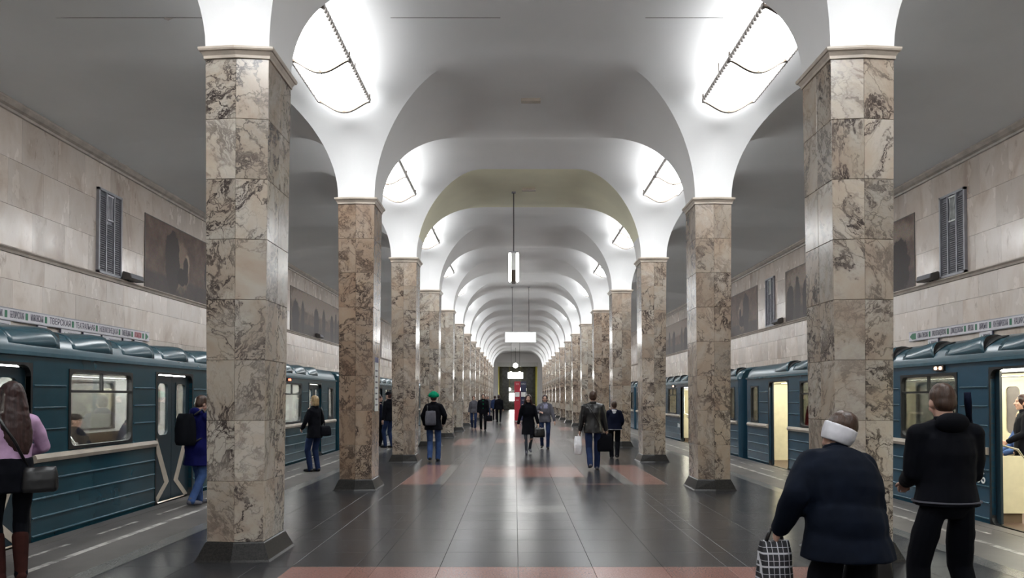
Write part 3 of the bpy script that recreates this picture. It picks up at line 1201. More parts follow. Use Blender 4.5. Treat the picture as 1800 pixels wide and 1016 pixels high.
def make_car(s, doors_open, cabnum, loc, label, detail=True, lights=True):
    """s=-1: car on the left track (body grows to -x), s=+1: right track"""
    def P(a, n, z):
        return (s * n, a, z)
    car = thing('train_car', label, 'train car', loc, 0, 'metro train cars')

    def pbox(mb, a0, a1, n0, n1, z0, z1, mi=0):
        x0, x1 = sorted((s * n0, s * n1))
        mb.box(x0, x1, a0, a1, z0, z1, mi)
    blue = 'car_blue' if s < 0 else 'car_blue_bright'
    # ---- side wall facing the platform
    ops = [(a, b, -0.02, 1.95) for a, b in DOORS] + [(a, b, 0.97, 1.94) for a, b in WINS] + [(a, b, 0.97, 1.88) for a, b in ENDW]
    ops.sort()
    mb = MB()
    zb = -0.14
    prev = 0.06
    for a, b, z0, z1 in ops:
        pbox(mb, prev, a, 0, 0.05, zb, ZG)
        if z0 > 0.1:
            pbox(mb, a, b, 0, 0.05, zb, z0)
        else:
            pbox(mb, a, b, 0, 0.05, zb, z0)
        pbox(mb, a, b, 0, 0.05, z1, ZG)
        prev = b
    pbox(mb, prev, CL - 0.06, 0, 0.05, zb, ZG)
    # rounded corners to the car ends, then the end walls
    for e, sg in ((0.06, -1), (CL - 0.06, 1)):
        ring = []
        for k in range(6):
            t = k / 5 * math.pi / 2
            ring.append((e + sg * 0.12 * math.sin(t), 0.12 - 0.12 * math.cos(t)))
        ring += [(e + sg * 0.12, CW - 0.1), (e + sg * 0.02, CW - 0.1), (e + sg * 0.02, 0.05), (e, 0.05)]
        mb.loft([[P(a, n, z) for a, n in ring] for z in (zb, ZG)])
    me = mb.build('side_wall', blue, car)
    # ---- roof
    prof = [(-0.015, ZG), (0.0, ZG + 0.05), (0.04, ZG + 0.16), (0.12, ZG + 0.25), (0.28, ZG + 0.305), (0.55, ZG + 0.345), (0.95, ZG + 0.375), (CW / 2, ZG + 0.385)]
    prof += [(CW - n, z) for n, z in reversed(prof[:-1])]
    rings = []
    for a, sc in ((-0.06, 0.90), (0.0, 0.95), (0.12, 0.985), (0.4, 1), (CL - 0.4, 1), (CL - 0.12, 0.985), (CL, 0.95), (CL + 0.06, 0.90)):
        rings.append([P(a, CW / 2 + (n - CW / 2) * (0.5 + 0.5 * sc), ZG + (z - ZG) * sc) for n, z in prof])
    mb = MB().loft(rings)
    ro = mb.build('roof', 'car_roof', car)
    smooth_by_angle(ro.data, 40)
    MB().loft([[P(a, n, z) for n, z in ((-0.03, ZG - 0.03), (-0.03, ZG + 0.012), (0.01, ZG + 0.012), (0.01, ZG - 0.03))] for a in (0.02, CL - 0.02)]).build('gutter', 'car_rib', car)
    # scooped air intakes along the roof shoulder
    nv = int((CL - 1.0) / 1.19)
    vents = None
    for i in range(nv):
        a = 0.75 + 1.19 * i
        if vents is None:
            hood = MB()
            mouth = MB()
            rr = []
            for k in range(11):
                q = k / 10
                h = 0.062 * (q * q * (3 - 2 * q)) + 0.002
                aa = (-0.46 + 0.92 * q) * (-1 if s > 0 else 1)
                sec = []
                base_c = [(0.012, 0.075), (0.022, 0.12), (0.045, 0.165), (0.08, 0.21), (0.12, 0.248), (0.17, 0.272), (0.23, 0.292), (0.29, 0.307), (0.36, 0.316)]
                for j in range(9):
                    t = j / 8
                    n, dz = base_c[j]
                    bulge = h * math.sin(math.pi * t) ** 0.8
                    lag = 0.16 * t * q
                    sec.append(P(aa - lag if s < 0 else aa + lag, n - bulge * 0.6, ZG + dz + bulge * 0.8))
                sec += [P(aa, 0.36, ZG + 0.26), P(aa, 0.09, ZG + 0.07)]
                rr.append(sec)
            hood.loft(rr)
            sec = rr[-1]
            cen = Vector((0, 0, 0))
            for p in sec[:9]:
                cen += Vector(p)
            cen /= 9
            fy = 1 if s < 0 else -1
            m1 = [cen + (Vector(p) - cen) * 0.92 + Vector((0, 0.002 * fy, 0)) for p in sec]
            m0 = [cen + (Vector(p) - cen) * 0.92 + Vector((0, 0.012 * fy, 0)) for p in sec]
            mouth.loft([m1, m0])
            # black patch laid on the roof, painting in the shade of the scoop
            base = [(0.022, 0.12), (0.045, 0.165), (0.08, 0.21), (0.12, 0.248), (0.17, 0.272), (0.23, 0.292), (0.29, 0.307)]
            lay = []
            for k in range(6):
                q = k / 5
                row_t, row_b = [], []
                for j, (n, dz) in enumerate(base):
                    t = j / 6
                    tt = 0.5 + (t - 0.5) * (1 - 0.75 * q) + 0.25 * q
                    jj = min(5.999, tt * 6)
                    i0 = int(jj)
                    fr_ = jj - i0
                    nn = base[i0][0] * (1 - fr_) + base[i0 + 1][0] * fr_
                    zz = base[i0][1] * (1 - fr_) + base[i0 + 1][1] * fr_
                    y_ = fy * (0.44 + 0.30 * q) - fy * 0.16 * tt
                    row_t.append(P(y_, nn - 0.006, ZG + zz + 0.008))
                    row_b.append(P(y_, nn + 0.01, ZG + zz - 0.01))
                lay.append(row_t + list(reversed(row_b)))
            mouth.loft(lay)
            vents = (hood.mesh('roof_vent', 'car_roof', True), mouth.mesh('vent_mouth_shade', 'car_black'))
        o = link('roof_vent', vents[0], car, (0, a, 0))
        link('vent_mouth_shade', vents[1], o)
    # ---- windows
    wcache = {}
    for (a, b) in WINS + ENDW:
        z0, z1 = (0.97, 1.94) if b - a > 1 else (0.97, 1.88)
        key = round(b - a, 2)
        if key not in wcache:
            f = MB()
            w = b - a
            frame_ring(f, P, 0, w, z0, z1, 0.035, 0.10, -0.012, 0.06)
            if w > 1:
                pbox(f, 0.03, w - 0.03, 0.0, 0.04, 1.655, 1.685)
                pbox(f, w / 2 - 0.012, w / 2 + 0.012, 0.0, 0.04, 1.67, z1 - 0.03)
            g = MB()
            pbox(g, 0.03, w - 0.03, 0.018, 0.024, z0 + 0.03, z1 - 0.03)
            wcache[key] = (f.mesh('window', 'car_black'), g.mesh('pane', 'glass'))
        o = link('window', wcache[key][0], car, (0, a, 0))
        link('pane', wcache[key][1], o)
    # ---- doors
    dcache = {}
    for (a, b) in DOORS:
        # dark surround
        if 'fr' not in dcache:
            f = MB()
            w = b - a
            frame_ring(f, P, -0.03, w + 0.03, -0.05, 1.98, 0.03, 0.12, -0.008, 0.09)
            dcache['fr'] = f.mesh('door_frame', 'car_black')
            hw = w / 2
            for sd in (0, 1):
                lf = MB()
                l0, l1 = (0.005, hw - 0.006)
                wa, wb = (0.13, hw - 0.13)
                pbox(lf, l0, wa, 0.055, 0.085, 0.0, 1.93)
                pbox(lf, wb, l1, 0.055, 0.085, 0.0, 1.93)
                pbox(lf, wa, wb, 0.055, 0.085, 0.0, 1.0)
                pbox(lf, wa, wb, 0.055, 0.085, 1.83, 1.93)
                frame_ring(lf, P, wa, wb, 1.0, 1.83, 0.02, 0.08, 0.045, 0.09)
                pn = MB()
                pbox(pn, wa + 0.01, wb - 0.01, 0.066, 0.071, 1.01, 1.82)
                ch = MB()
                t = 0.15

                def band(p, q):
                    pts = [(p[0], p[1]), (p[0] + t, p[1]), (q[0] + t, q[1]), (q[0], q[1])]
                    if sd == 1:
                        pts = [(hw - x, z) for x, z in pts]
                    ch.loft([[P(x, n, z) for x, z in pts] for n in (0.050, 0.056)])
                band((0.0, 0.97), (0.40, 0.28))
                band((0.40, 0.28), (0.02, 0.0))
                dcache[sd] = (lf.mesh('door_leaf', 'door_blue'), pn.mesh('pane', 'glass'), ch.mesh('chevron', 'car_cream'))
        link('door_frame', dcache['fr'], car, (0, a, 0))
        hw = (b - a) / 2
        for sd in (0, 1):
            off = 0.0
            if doors_open:
                off = -(hw - 0.10) if sd == 0 else (hw - 0.10)
            o = link('door_leaf', dcache[sd][0], car, (0, a + sd * hw + off, 0))
            link('pane', dcache[sd][1], o)
            if not doors_open:
                link('chevron', dcache[sd][2], o)
        if doors_open:
            # only the tip of the white chevron shows on the leaf left standing in the gap
            tip = MB().loft([[P(a2, n, z) for a2, z in ((0.02, 0.16), (0.10, 0.30), (0.02, 0.44))] for n in (0.048, 0.056)])
            tip.build('chevron', 'car_cream', car, loc=(0, a, 0))
    # ---- belt rail and pressed ribs between the openings
    edges = [0.10] + [v for d in DOORS for v in d] + [CL - 0.10]
    rcache = {}

    def rib(name, a0, a1, z, mat, depth, h):
        k = (name, round(a1 - a0, 2), round(z, 2))
        if k not in rcache:
            w = a1 - a0
            if name == 'belt_rail':
                pts = [(0.02, -h), (-depth * 0.7, -h * 0.8), (-depth, 0), (-depth * 0.7, h * 0.8), (0.02, h)]
            else:
                pts = [(0.01, -h), (-depth, -h * 0.3), (-depth, h * 0.3), (0.01, h)]
            rcache[k] = MB().loft([[P(aa, n, z + dz) for n, dz in pts] for aa in (0, w)]).mesh(name, mat)
        link(name, rcache[k], car, (0, a0, 0))
    for i in range(0, len(edges), 2):
        a0, a1 = edges[i] + 0.05, edges[i + 1] - 0.05
        rib('belt_rail', a0, a1, 0.905, 'car_cream', 0.055, 0.052)
        for z in (0.66, 0.45, 0.24, 0.04):
            rib('rib', a0, a1, z, 'car_rib', 0.016, 0.016)
    upper = [0.10] + [v for o in ops for v in (o[0], o[1])] + [CL - 0.10]
    for i in range(0, len(upper), 2):
        a0, a1 = upper[i] + 0.06, upper[i + 1] - 0.06
        if a1 - a0 < 0.2:
            continue
        for z in (1.73, 1.48, 1.23):
            rib('rib', a0, a1, z, 'car_rib', 0.016, 0.014)
    # signal lamps over the second window
    if detail:
        for (a, b) in WINS[1:2] if s > 0 else WINS[2:3]:
            am = a + 0.42
            sb = MB()
            pbox(sb, am - 0.13, am + 0.13, -0.035, 0.01, 1.975, 2.045)
            so = sb.build('signal_lamps', 'car_black', car)
            for k, dx in enumerate((-0.06, 0.06)):
                MB().ellipsoid(P(am + dx, -0.035, 2.01), (0.015, 0.034, 0.026), None, 8, 6).build('signal_lens', 'indicator' if s > 0 else 'indicator_red', so, True)
        # louvred grille low on the side
        for (a, b) in WINS:
            for dx in (0.25, 1.05):
                lv = MB()
                for j in range(6):
                    pbox(lv, a + dx, a + dx + 0.22, -0.006, 0.002, 0.33 + j * 0.02, 0.338 + j * 0.02)
                lv.build('louvre', 'car_blue', car)['kind'] = 'stuff'
    # ---- running gear
    mb = MB()
    pbox(mb, 0.3, CL - 0.3, 0.12, CW - 0.12, -0.75, -0.145)
    mb.build('underframe', 'under_black', car)
    MB().box(-0.25, 0.25, CL - 0.1, CL + CGAP + 0.1, -0.9, -0.6).build('coupler', 'under_black', car, loc=(s * CW / 2, 0, 0))
    # ---- interior
    inn = link('interior', None, car)
    mb = MB()
    pbox(mb, 0.1, CL - 0.1, 0.06, CW - 0.12, -0.06, -0.03)
    mb.build('cabin_floor', 'car_floor', inn)
    mb = MB()
    pbox(mb, 0.12, CL - 0.12, 0.06, CW - 0.12, 2.05, 2.085)
    mb.build('cabin_ceiling', 'lining_white', inn)
    # far lining with its own windows
    mb = MB()
    n0, n1 = CW - 0.2, CW - 0.13
    prev = 0.1
    for a, b in [(x0 + 0.03, x1 - 0.03) for x0, x1 in WINS]:
        pbox(mb, prev, a, n0, n1, -0.03, 2.05)
        pbox(mb, a, b, n0, n1, -0.03, 1.0)
        pbox(mb, a, b, n0, n1, 1.9, 2.05)
        prev = b
    pbox(mb, prev, CL - 0.1, n0, n1, -0.03, 2.05)
    lining = 'lining_cream' if s > 0 else 'lining_white'
    mb.build('lining', lining, inn)
    for a, b in WINS:
        g = MB()
        frame_ring(g, P, a + 0.02, b - 0.02, 0.99, 1.91, 0.04, 0.10, n0 - 0.015, n1)
        g.build('lining_window', 'box_grey', inn)
        g = MB()
        pbox(g, a, b, n1 - 0.02, n1 - 0.01, 0.98, 1.92)
        g.build('lining_glass', 'lining_grey', inn)
    for a, b in DOORS:
        for k in range(2):
            hw = (b - a) / 2
            g = MB()
            frame_ring(g, P, a + k * hw + 0.01, a + (k + 1) * hw - 0.01, 0.85, 1.9, 0.12, 0.10, n0 - 0.03, n0 - 0.005)
            pbox(g, a + k * hw + 0.01, a + (k + 1) * hw - 0.01, n0 - 0.03, n0 - 0.005, 0.15, 0.85)
            g.build('lining_door', lining, inn)
            g = MB()
            pbox(g, a + k * hw + 0.10, a + (k + 1) * hw - 0.10, n0 - 0.012, n0 - 0.006, 0.95, 1.8)
            g.build('lining_door_glass', 'box_grey', inn)
    for e in (0.16, CL - 0.2):
        mb = MB()
        pbox(mb, e, e + 0.04, 0.06, CW - 0.14, -0.03, 2.05)
        mb.build('end_lining', lining, inn)
    # benches on both sides between the doors
    for (a, b) in WINS:
        for (m0, m1, bk0, bk1) in ((n0 - 0.48, n0 - 0.02, n0 - 0.08, n0 - 0.02), (0.09, 0.55, 0.09, 0.15)):
            mb = MB()
            pbox(mb, a - 0.55, b + 0.55, m0, m1, 0.40, 0.50)
            pbox(mb, a - 0.55, b + 0.55, m0 + 0.1, m1 - 0.05, -0.03, 0.36)
            mb.build('bench_seat', 'seat_vinyl', inn)
            mb = MB()
            pbox(mb, a - 0.55, b + 0.55, bk0, bk1, 0.50, 0.94)
            mb.build('bench_back', 'seat_vinyl', inn)
            # bent end rails
            for e in (a - 0.58, b + 0.58):
                o0, o1 = (m0 + 0.02, m1 - 0.06) if bk0 > 1 else (m1 - 0.02, m0 + 0.06)
                MB().tube([P(e, o0, 0.3), P(e, o0, 0.78), P(e, o0 + (o1 - o0) * 0.25, 0.92), P(e, o1, 1.0), P(e, o1, 2.04)], 0.016, 7).build('hand_rail', 'chrome', inn, True)
                mb = MB()
                pbox(mb, e - 0.012, e + 0.012, min(m0, m1), max(m0, m1), 0.10, 0.84)
                mb.build('bench_end', lining, inn)
    for n in (0.62, CW - 0.78):
        MB().tube([P(0.3, n, 1.93), P(CL - 0.3, n, 1.93)], 0.014, 7).build('grab_bar', 'chrome', inn, True)
    if lights:
        for n in (0.75, CW - 0.85):
            mb = MB()
            pbox(mb, 0.5, CL - 0.5, n - 0.09, n + 0.09, 2.02, 2.048)
            mb.build('strip_light', 'car_light' if s < 0 else 'car_light_warm', inn)
    if cabnum and detail:
        for a in (7.80,):
            cu = bpy.data.curves.new('number', 'FONT')
            cu.body = cabnum
            cu.size = 0.20
            cu.extrude = 0.004
            me = evaluate(cu)
            me.materials.clear()
            me.materials.append(MATS['paper_white'])
            me.name = 'number'
            o = link('number', me, car)
            o.rotation_euler = (R(90), 0, R(-90) if s > 0 else R(90))
            o.location = P(a, -0.012, 0.485)
    return car


def copy_tree(o, parent=None):
    c = o.copy()
    col.objects.link(c)
    c.parent = parent
    for ch in list(o.children):
        copy_tree(ch, c)
    return c


XL, XR = CX - 5.72, CX + 5.72
left_a = make_car(-1, False, None, (XL, 23.1 - CL, 0), 'dark blue metro car with closed doors, nearest on the left track')
right_a = make_car(1, True, '3306', (XR, 20.1 - CL, 0), 'blue metro car with open doors, nearest on the right track')
for (src, side, x, y0, what) in ((left_a, 'left', XL, 23.1, 'dark blue metro car with closed doors'), (right_a, 'right', XR, 20.1, 'blue metro car with open doors')):
    for i, w in enumerate(('second', 'third')):
        c = copy_tree(src)
        c.location = (x, y0 + CGAP + i * (CL + CGAP), 0)
        c['label'] = '%s, %s from the viewer on the %s track' % (what, w, side)

# ------------------------------------------------------------------ things on the walls


def text_mesh(body, size, mat, extrude=0.001):
    cu = bpy.data.curves.new('t', 'FONT')
    cu.body = body
    cu.size = size
    cu.extrude = extrude
    cu.resolution_u = 2
    me = evaluate(cu)
    me.materials.clear()
    me.materials.append(MATS[mat])
    return me


def mesh_width(me):
    return max(v.co.x for v in me.vertices) - min(v.co.x for v in me.vertices)


def wall_point(s, n, y, z):
    return (CX + s * (WALLU - n), y, z)


def route_sign(s, names, y_start, y_dir_widths, label):
    """long white strip of station names under the string course"""
    side = 'left' if s < 0 else 'right'
    root = thing('route_sign', label, 'sign', wall_point(s, 0, 0, 2.92))
    rz = R(90) if s < 0 else R(-90)
    ys = []
    y = y_start
    sgn = -1
    # laid out from the far end (arrow) towards the viewer
    tot = sum(y_dir_widths)
    n0, n1 = 0.02, 0.05
    xs = sorted((-s * n0, -s * n1))
    MB().box(xs[0], xs[1], y_start - tot - 0.3, y_start, -0.015, 0.175).build('strip', 'sign_white', root)
    xs2 = sorted((-s * n0, -s * (n1 + 0.006)))
    MB().box(xs2[0], xs2[1], y_start - tot - 0.3, y_start, 0.175, 0.19).box(xs2[0], xs2[1], y_start - tot - 0.3, y_start, -0.03, -0.015).build('strip_edge', 'grey_metal', root)
    for i, (nm, w) in enumerate(zip(names, y_dir_widths)):
        y1 = y
        y0 = y - w
        y = y0
        if nm in ('<', '>'):
            m = MB()
            ym = (y0 + y1) / 2
            pts = [(y1 - 0.04, 0.08), (y1 - 0.15, 0.15), (y0 + 0.04, 0.15), (y0 + 0.04, 0.01), (y1 - 0.15, 0.01)]
            m.loft([[(-s * n, a, b) for a, b in pts] for n in (n1, n1 + 0.003)])
            m.build('arrow', 'sign_green', root)
            continue
        red = nm.startswith('*')
        body = nm.lstrip('*')
        me = text_mesh(body, 0.17, 'sign_red' if red else 'ink')
        o = link('station_name', me, root)
        wd = mesh_width(me)
        tw = max(0.14, w - 0.19)
        o.rotation_euler = (R(90), 0, rz)
        o.scale = (tw / wd, 0.95, 1)
        o.location = (-s * (n1 + 0.002), (y0 + 0.03) if s < 0 else (y1 - 0.03), 0.025)
        # the square that marks the stop
        yt = y0 + 0.075 if s > 0 else y1 - 0.075
        m = MB()
        xs3 = sorted((-s * n1, -s * (n1 + 0.003)))
        m.box(xs3[0], xs3[1], yt - 0.032, yt + 0.032, 0.02, 0.14)
        m.build('stop_mark', 'sign_green', root)
    return root


def plate(s, y0, y1, lines, label, dark_edge=True):
    root = thing('transfer_plate', label, 'sign', wall_point(s, 0, 0, 2.66), 0, 'small plates under the %s route sign' % ('left' if s < 0 else 'right'))
    xs = sorted((-s * 0.02, -s * 0.04))
    MB().box(xs[0], xs[1], y0, y1, 0.0, 0.225).build('panel', 'sign_white', root)
    if dark_edge:
        MB().box(xs[0], xs[1], y0 - 0.03, y0, 0.0, 0.225).build('panel_edge', 'ink', root)
    for i, t in enumerate(lines):
        me = text_mesh(t, 0.085, 'ink')
        o = link('line_text', me, root)
        o.rotation_euler = (R(90), 0, R(90) if s < 0 else R(-90))
        w = (y1 - y0) * 0.55
        o.scale = (w / mesh_width(me), 1, 1)
        o.location = (-s * 0.042, (y0 + (y1 - y0) * 0.32) if s < 0 else (y1 - (y1 - y0) * 0.32), 0.13 - 0.095 * i)
    ym = (y1 - (y1 - y0) * 0.16) if s > 0 else (y0 + (y1 - y0) * 0.16)
    MB().loft([[(-s * n, ym + a, 0.11 + b) for a, b in ((-0.05, -0.05), (0.05, -0.05), (0.02, 0.0), (0.0, 0.07), (-0.02, 0.0))] for n in (0.04, 0.043)]).build('pictogram', 'sign_green', root)
    return root


# right wall: names run from the arrow at the far end towards the viewer
route_sign(1, ['<', 'АЛМА-АТИНСКАЯ', 'КРАСНОГВАРДЕЙСКАЯ', 'ДОМОДЕДОВСКАЯ', 'ОРЕХОВО', 'ЦАРИЦЫНО', 'КАНТЕМИРОВСКАЯ', 'КАШИРСКАЯ', 'КОЛОМЕНСКАЯ', 'ТЕХНОПАРК'],
           17.95, [0.35, 0.62, 0.72, 0.62, 0.38, 0.45, 0.62, 0.58, 0.62, 0.6], 'long white route strip with a green arrow on the right wall')
plate(1, 16.75, 17.15, ['переход', 'на станцию'], 'smaller white plate under the right route strip, nearer its green arrow')
plate(1, 14.85, 15.25, ['переход', 'на станцию'], 'white plate under the right route strip, nearer the viewer')
route_sign(-1, ['>', '*АВТОЗАВОДСКАЯ', 'ПАВЕЛЕЦКАЯ', 'НОВОКУЗНЕЦКАЯ', 'ТЕАТРАЛЬНАЯ', 'ТВЕРСКАЯ', 'МАЯКОВСКАЯ', 'БЕЛОРУССКАЯ', 'ДИНАМО', 'АЭРОПОРТ', 'СОКОЛ', 'ВОЙКОВСКАЯ'],
           17.9, [0.22, 0.5, 0.55, 0.9, 0.85, 0.85, 0.55, 0.55, 0.36, 0.38, 0.3, 0.55], 'long white route strip ending in red and green on the left wall')
lp = [(17.25, 17.6), (16.75, 17.1), (15.9, 16.65), (15.2, 15.8), (14.45, 15.1), (13.75, 14.0), (12.6, 13.0)]
lw = ['at the far end of', 'second from the far end of', 'third from the far end of', 'fourth from the far end of', 'fifth from the far end of', 'sixth from the far end of', 'nearest the viewer below']
for (a, b), w in zip(lp, lw):
    plate(-1, a, b, ['переход', 'на станцию'], 'small white plate %s the left route strip' % w)


def grille(s, y, label):
    root = thing('vent_grille', label, 'grille', wall_point(s, 0, y, ZM + 0.06), 0, 'grey ventilation grilles on the track walls')

    def bx(mb, a0, a1, n0, n1, z0, z1):
        xs = sorted((-s * n0, -s * n1))
        mb.box(xs[0], xs[1], a0, a1, z0, z1)
    W, H = 0.47, 1.76
    mb = MB()
    bx(mb, -W, -W + 0.05, 0, 0.06, 0, H)
    bx(mb, W - 0.05, W, 0, 0.06, 0, H)
    bx(mb, -W, W, 0, 0.06, H - 0.05, H)
    bx(mb, -W, W, 0, 0.06, 0, 0.05)
    mb.build('frame', 'grey_metal', root)
    mb = MB()
    bx(mb, -W + 0.02, W - 0.02, 0.0, 0.012, 0.02, H - 0.02)
    mb.build('back_plate', 'grey_metal_dark', root)
    for c in (-0.16, 0.16):
        mb = MB()
        bx(mb, c - 0.02, c + 0.02, 0, 0.055, 0.05, H - 0.05)
        mb.build('mullion', 'grey_metal', root)
    for c in (-0.29, 0.0, 0.29):
        mb = MB()
        top = H - 0.08 if c else H - 0.62
        n = int((top - 0.07) / 0.045)
        for j in range(n):
            z = 0.07 + 0.045 * j
            xs0, xs1 = -s * 0.012, -s * 0.045
            mb.add([(xs0, c - 0.11, z + 0.03), (xs0, c + 0.11, z + 0.03), (xs1, c + 0.11, z), (xs1, c - 0.11, z),
                    (xs0, c - 0.11, z + 0.036), (xs0, c + 0.11, z + 0.036), (xs1, c + 0.11, z + 0.006), (xs1, c - 0.11, z + 0.006)],
                   [(0, 1, 2, 3), (4, 7, 6, 5), (0, 4, 5, 1), (1, 5, 6, 2), (2, 6, 7, 3), (3, 7, 4, 0)])
        o = mb.build('louvres', 'grey_metal', root)
        o['kind'] = 'stuff'
    # zigzag ornament over the middle strip
    orn = MB()
    z0, z1 = H - 0.58, H - 0.10
    bx(orn, -0.12, 0.12, 0.012, 0.05, z0 - 0.03, z0)
    bx(orn, -0.12, 0.12, 0.012, 0.05, z1, z1 + 0.03)
    for a in ([(-0.10, z1), (-0.05, z0), (0.0, z1), (0.05, z0), (0.10, z1)], [(-0.10, z0), (-0.05, z1), (0.0, z0), (0.05, z1), (0.10, z0)]):
        orn.tube([(-s * 0.035, p, q) for p, q in a], 0.010, 5)
    orn.build('ornament', 'paper_white' if s > 0 else 'sign_white', root)
    return root


def wall_mural(s, y0, y1, mat, label):
    root = thing('mural', label, 'mural', wall_point(s, 0, (y0 + y1) / 2, ZM + 0.06), 0, 'brown mosaics on the track walls')
    h = (y1 - y0) / 2
    xs = sorted((-s * 0.0, -s * 0.012))
    MB().box(xs[0], xs[1], -h, h, 0.0, 1.70).build('picture', mat, root)
    xs = sorted((-s * 0.0, -s * 0.018))
    fr = MB()
    for b in ((-h - 0.02, -h, 0, 1.72), (h, h + 0.02, 0, 1.72), (-h, h, 1.70, 1.72)):
        fr.box(xs[0], xs[1], b[0], b[1], b[2], b[3])
    fr.build('border', 'box_grey', root)
    return root


def wall_box(s, y, label):
    root = thing('wall_speaker', label, 'speaker', wall_point(s, 0.03, y, ZM + 0.075), 0, 'grey boxes on the string course')
    prof = [(-s * 0.0, 0.0), (-s * 0.16, 0.0), (-s * 0.19, 0.03), (-s * 0.16, 0.13), (-s * 0.03, 0.17), (0.0, 0.17)]
    MB().loft([[(x, y_, z) for x, z in prof] for y_ in (-0.3, 0.3)]).build('housing', 'box_grey', root)
    MB().loft([[(x * 1.03, y_, z * 1.03 - 0.002) for x, z in prof[2:4]] + [(x, y_, z) for x, z in (prof[3], prof[2])] for y_ in (-0.27, 0.27)]).build('mesh_front', 'grey_metal_dark', root)
    MB().box(-0.02, 0.02, -0.05, 0.05, -0.02, 0.02).build('foot', 'box_grey', root)


side_word = {-1: 'left', 1: 'right'}
for s in (-1, 1):
    for i, y in enumerate((16.15, 27.75, 39.2)):
        grille(s, y, 'tall grey louvred grille on the %s wall, %s from the viewer' % (side_word[s], BAYW[i]))
    for i, (a, b) in enumerate(((17.75, 26.2), (29.3, 37.8), (40.9, 49.3))):
        wall_mural(s, a, b, 'mural_furnace' if (s < 0) ^ (i == 1) else 'mural_workers', '%s brown mosaic mural from the viewer on the %s wall' % (BAYW[i], side_word[s]))
    for i, y in enumerate((17.0, 26.75, 33.3, 38.5)):
        wall_box(s, y, 'small grey box on the %s wall ledge, %s from the viewer' % (side_word[s], BAYW[i]))

nt = thing('column_notice', 'narrow white list of stops on the nave side of the second left column', 'notice', (CX - COLU + 0.292, col_y(1), 1.35))
MB().box(0, 0.006, -0.17, 0.17, 0, 0.95).build('sheet', 'paper_white', nt)
MB().box(0.006, 0.008, -0.17, 0.17, 0.86, 0.95).build('header', 'cloth_lavender', nt)
for i in range(7):
    MB().box(0.006, 0.0075, -0.13, 0.10 - 0.02 * (i % 3), 0.10 + i * 0.1, 0.125 + i * 0.1).build('text_line', 'ink', nt)

# ------------------------------------------------------------------ hanging signs and the info pillar
pd = thing('pendant_light', 'slim double tube pendant hanging edge on in the nave', 'lamp', (-0.03, 19.5, 0))
for sx in (-1, 1):
    MB().capsule((sx * 0.095, 0, 4.56), (sx * 0.095, 0, 5.24), 0.035, 0.035).build('tube', 'lit_tube', pd, True)
MB().box(-0.06, 0.06, -0.10, 0.30, 4.82, 5.26).build('body', 'lining_white', pd)
MB().box(-0.05, 0.05, -0.11, 0.30, 4.52, 4.82).build('lower_body', 'bracket_brown', pd)
MB().box(-0.13, 0.13, -0.12, 0.32, 5.26, 5.29).build('cap', 'grey_metal', pd)
MB().tube([(0, 0, 5.28), (0, 0, 6.85)], 0.014, 6).build('cord', 'wire', pd)
MB().box(-0.05, 0.05, -0.05, 0.05, 6.80, 6.86).build('ceiling_rose', 'grey_metal', pd)


def light_box(name, label, x, y, z, w, h, top):
    o = thing(name, label, 'sign', (x, y, z), 0, 'lit hanging signs of the nave')
    MB().box(-w / 2 - 0.03, w / 2 + 0.03, -0.09, 0.09, h, h + 0.04).box(-w / 2 - 0.03, w / 2 + 0.03, -0.09, 0.09, -0.03, 0.0) \
        .box(-w / 2 - 0.03, -w / 2, -0.09, 0.09, 0, h).box(w / 2, w / 2 + 0.03, -0.09, 0.09, 0, h).build('frame', 'lining_white', o)
    MB().box(-w / 2, w / 2, -0.08, 0.08, 0, h).build('face', 'lit_sign', o)
    for sx in (-1, 1):
        MB().tube([(sx * w * 0.28, 0, h + 0.03), (sx * w * 0.28, 0, top - z)], 0.012, 6).build('cord', 'wire', o)
        MB().box(sx * w * 0.28 - 0.05, sx * w * 0.28 + 0.05, -0.05, 0.05, top - z - 0.04, top - z).build('ceiling_rose', 'grey_metal', o)
    return o


light_box('light_box_sign', 'glowing white hanging sign, nearer and higher of the two', 0.27, 36.4, 4.21, 1.42, 0.44, 6.83)
light_box('light_box_sign', 'glowing white hanging sign further away, behind the info pillar', 0.05, 64.9, 3.18, 1.25, 0.48, 6.83)
ck = thing('hanging_clock', 'round white clock hanging before the end wall', 'clock', (0.07, 81.6, 0))
MB().loft([[(0.26 * math.cos(t), y, 4.95 + 0.26 * math.sin(t)) for t in [2 * math.pi * i / 20 for i in range(20)]] for y in (-0.08, 0.08)]).build('dial', 'lit_sign', ck)
MB().box(-0.012, 0.012, -0.09, -0.082, 4.95, 5.13).build('hour_hand', 'wire', ck)
MB().box(-0.01, 0.18, -0.09, -0.082, 4.94, 4.96).build('minute_hand', 'wire', ck)
MB().tube([(0, 0, 5.2), (0, 0, 6.84)], 0.02, 6).build('rod', 'wire', ck)

ip = thing('info_pillar', 'red and navy information pillar standing in the nave', 'info stand', (0.36, 50.5, 0))
for (x0, x1, mt) in ((-0.39, -0.005, 'panel_red'), (0.005, 0.39, 'panel_navy')):
    p = MB().box(x0, x1, -0.13, 0.13, 0.06, 2.62).build('panel', mt, ip)
    MB().box(x0 + 0.05, x1 - 0.05, -0.138, -0.13, 1.62, 1.92).build('poster', 'paper_white', p)
    for i, (t, sz, z) in enumerate(((('SOS' if x0 < 0 else 'INFO'), 0.12, 2.42), (('SOS' if x0 < 0 else 'INFO'), 0.10, 1.36))):
        me = text_mesh(t, sz, 'paper_white')
        o = link('lettering', me, p)
        o.rotation_euler = (R(90), 0, 0)
        o.location = ((x0 + x1) / 2 - mesh_width(me) / 2, -0.135, z)
MB().box(-0.42, 0.42, -0.16, 0.16, 0.0, 0.06).build('foot_plate', 'chrome', ip)

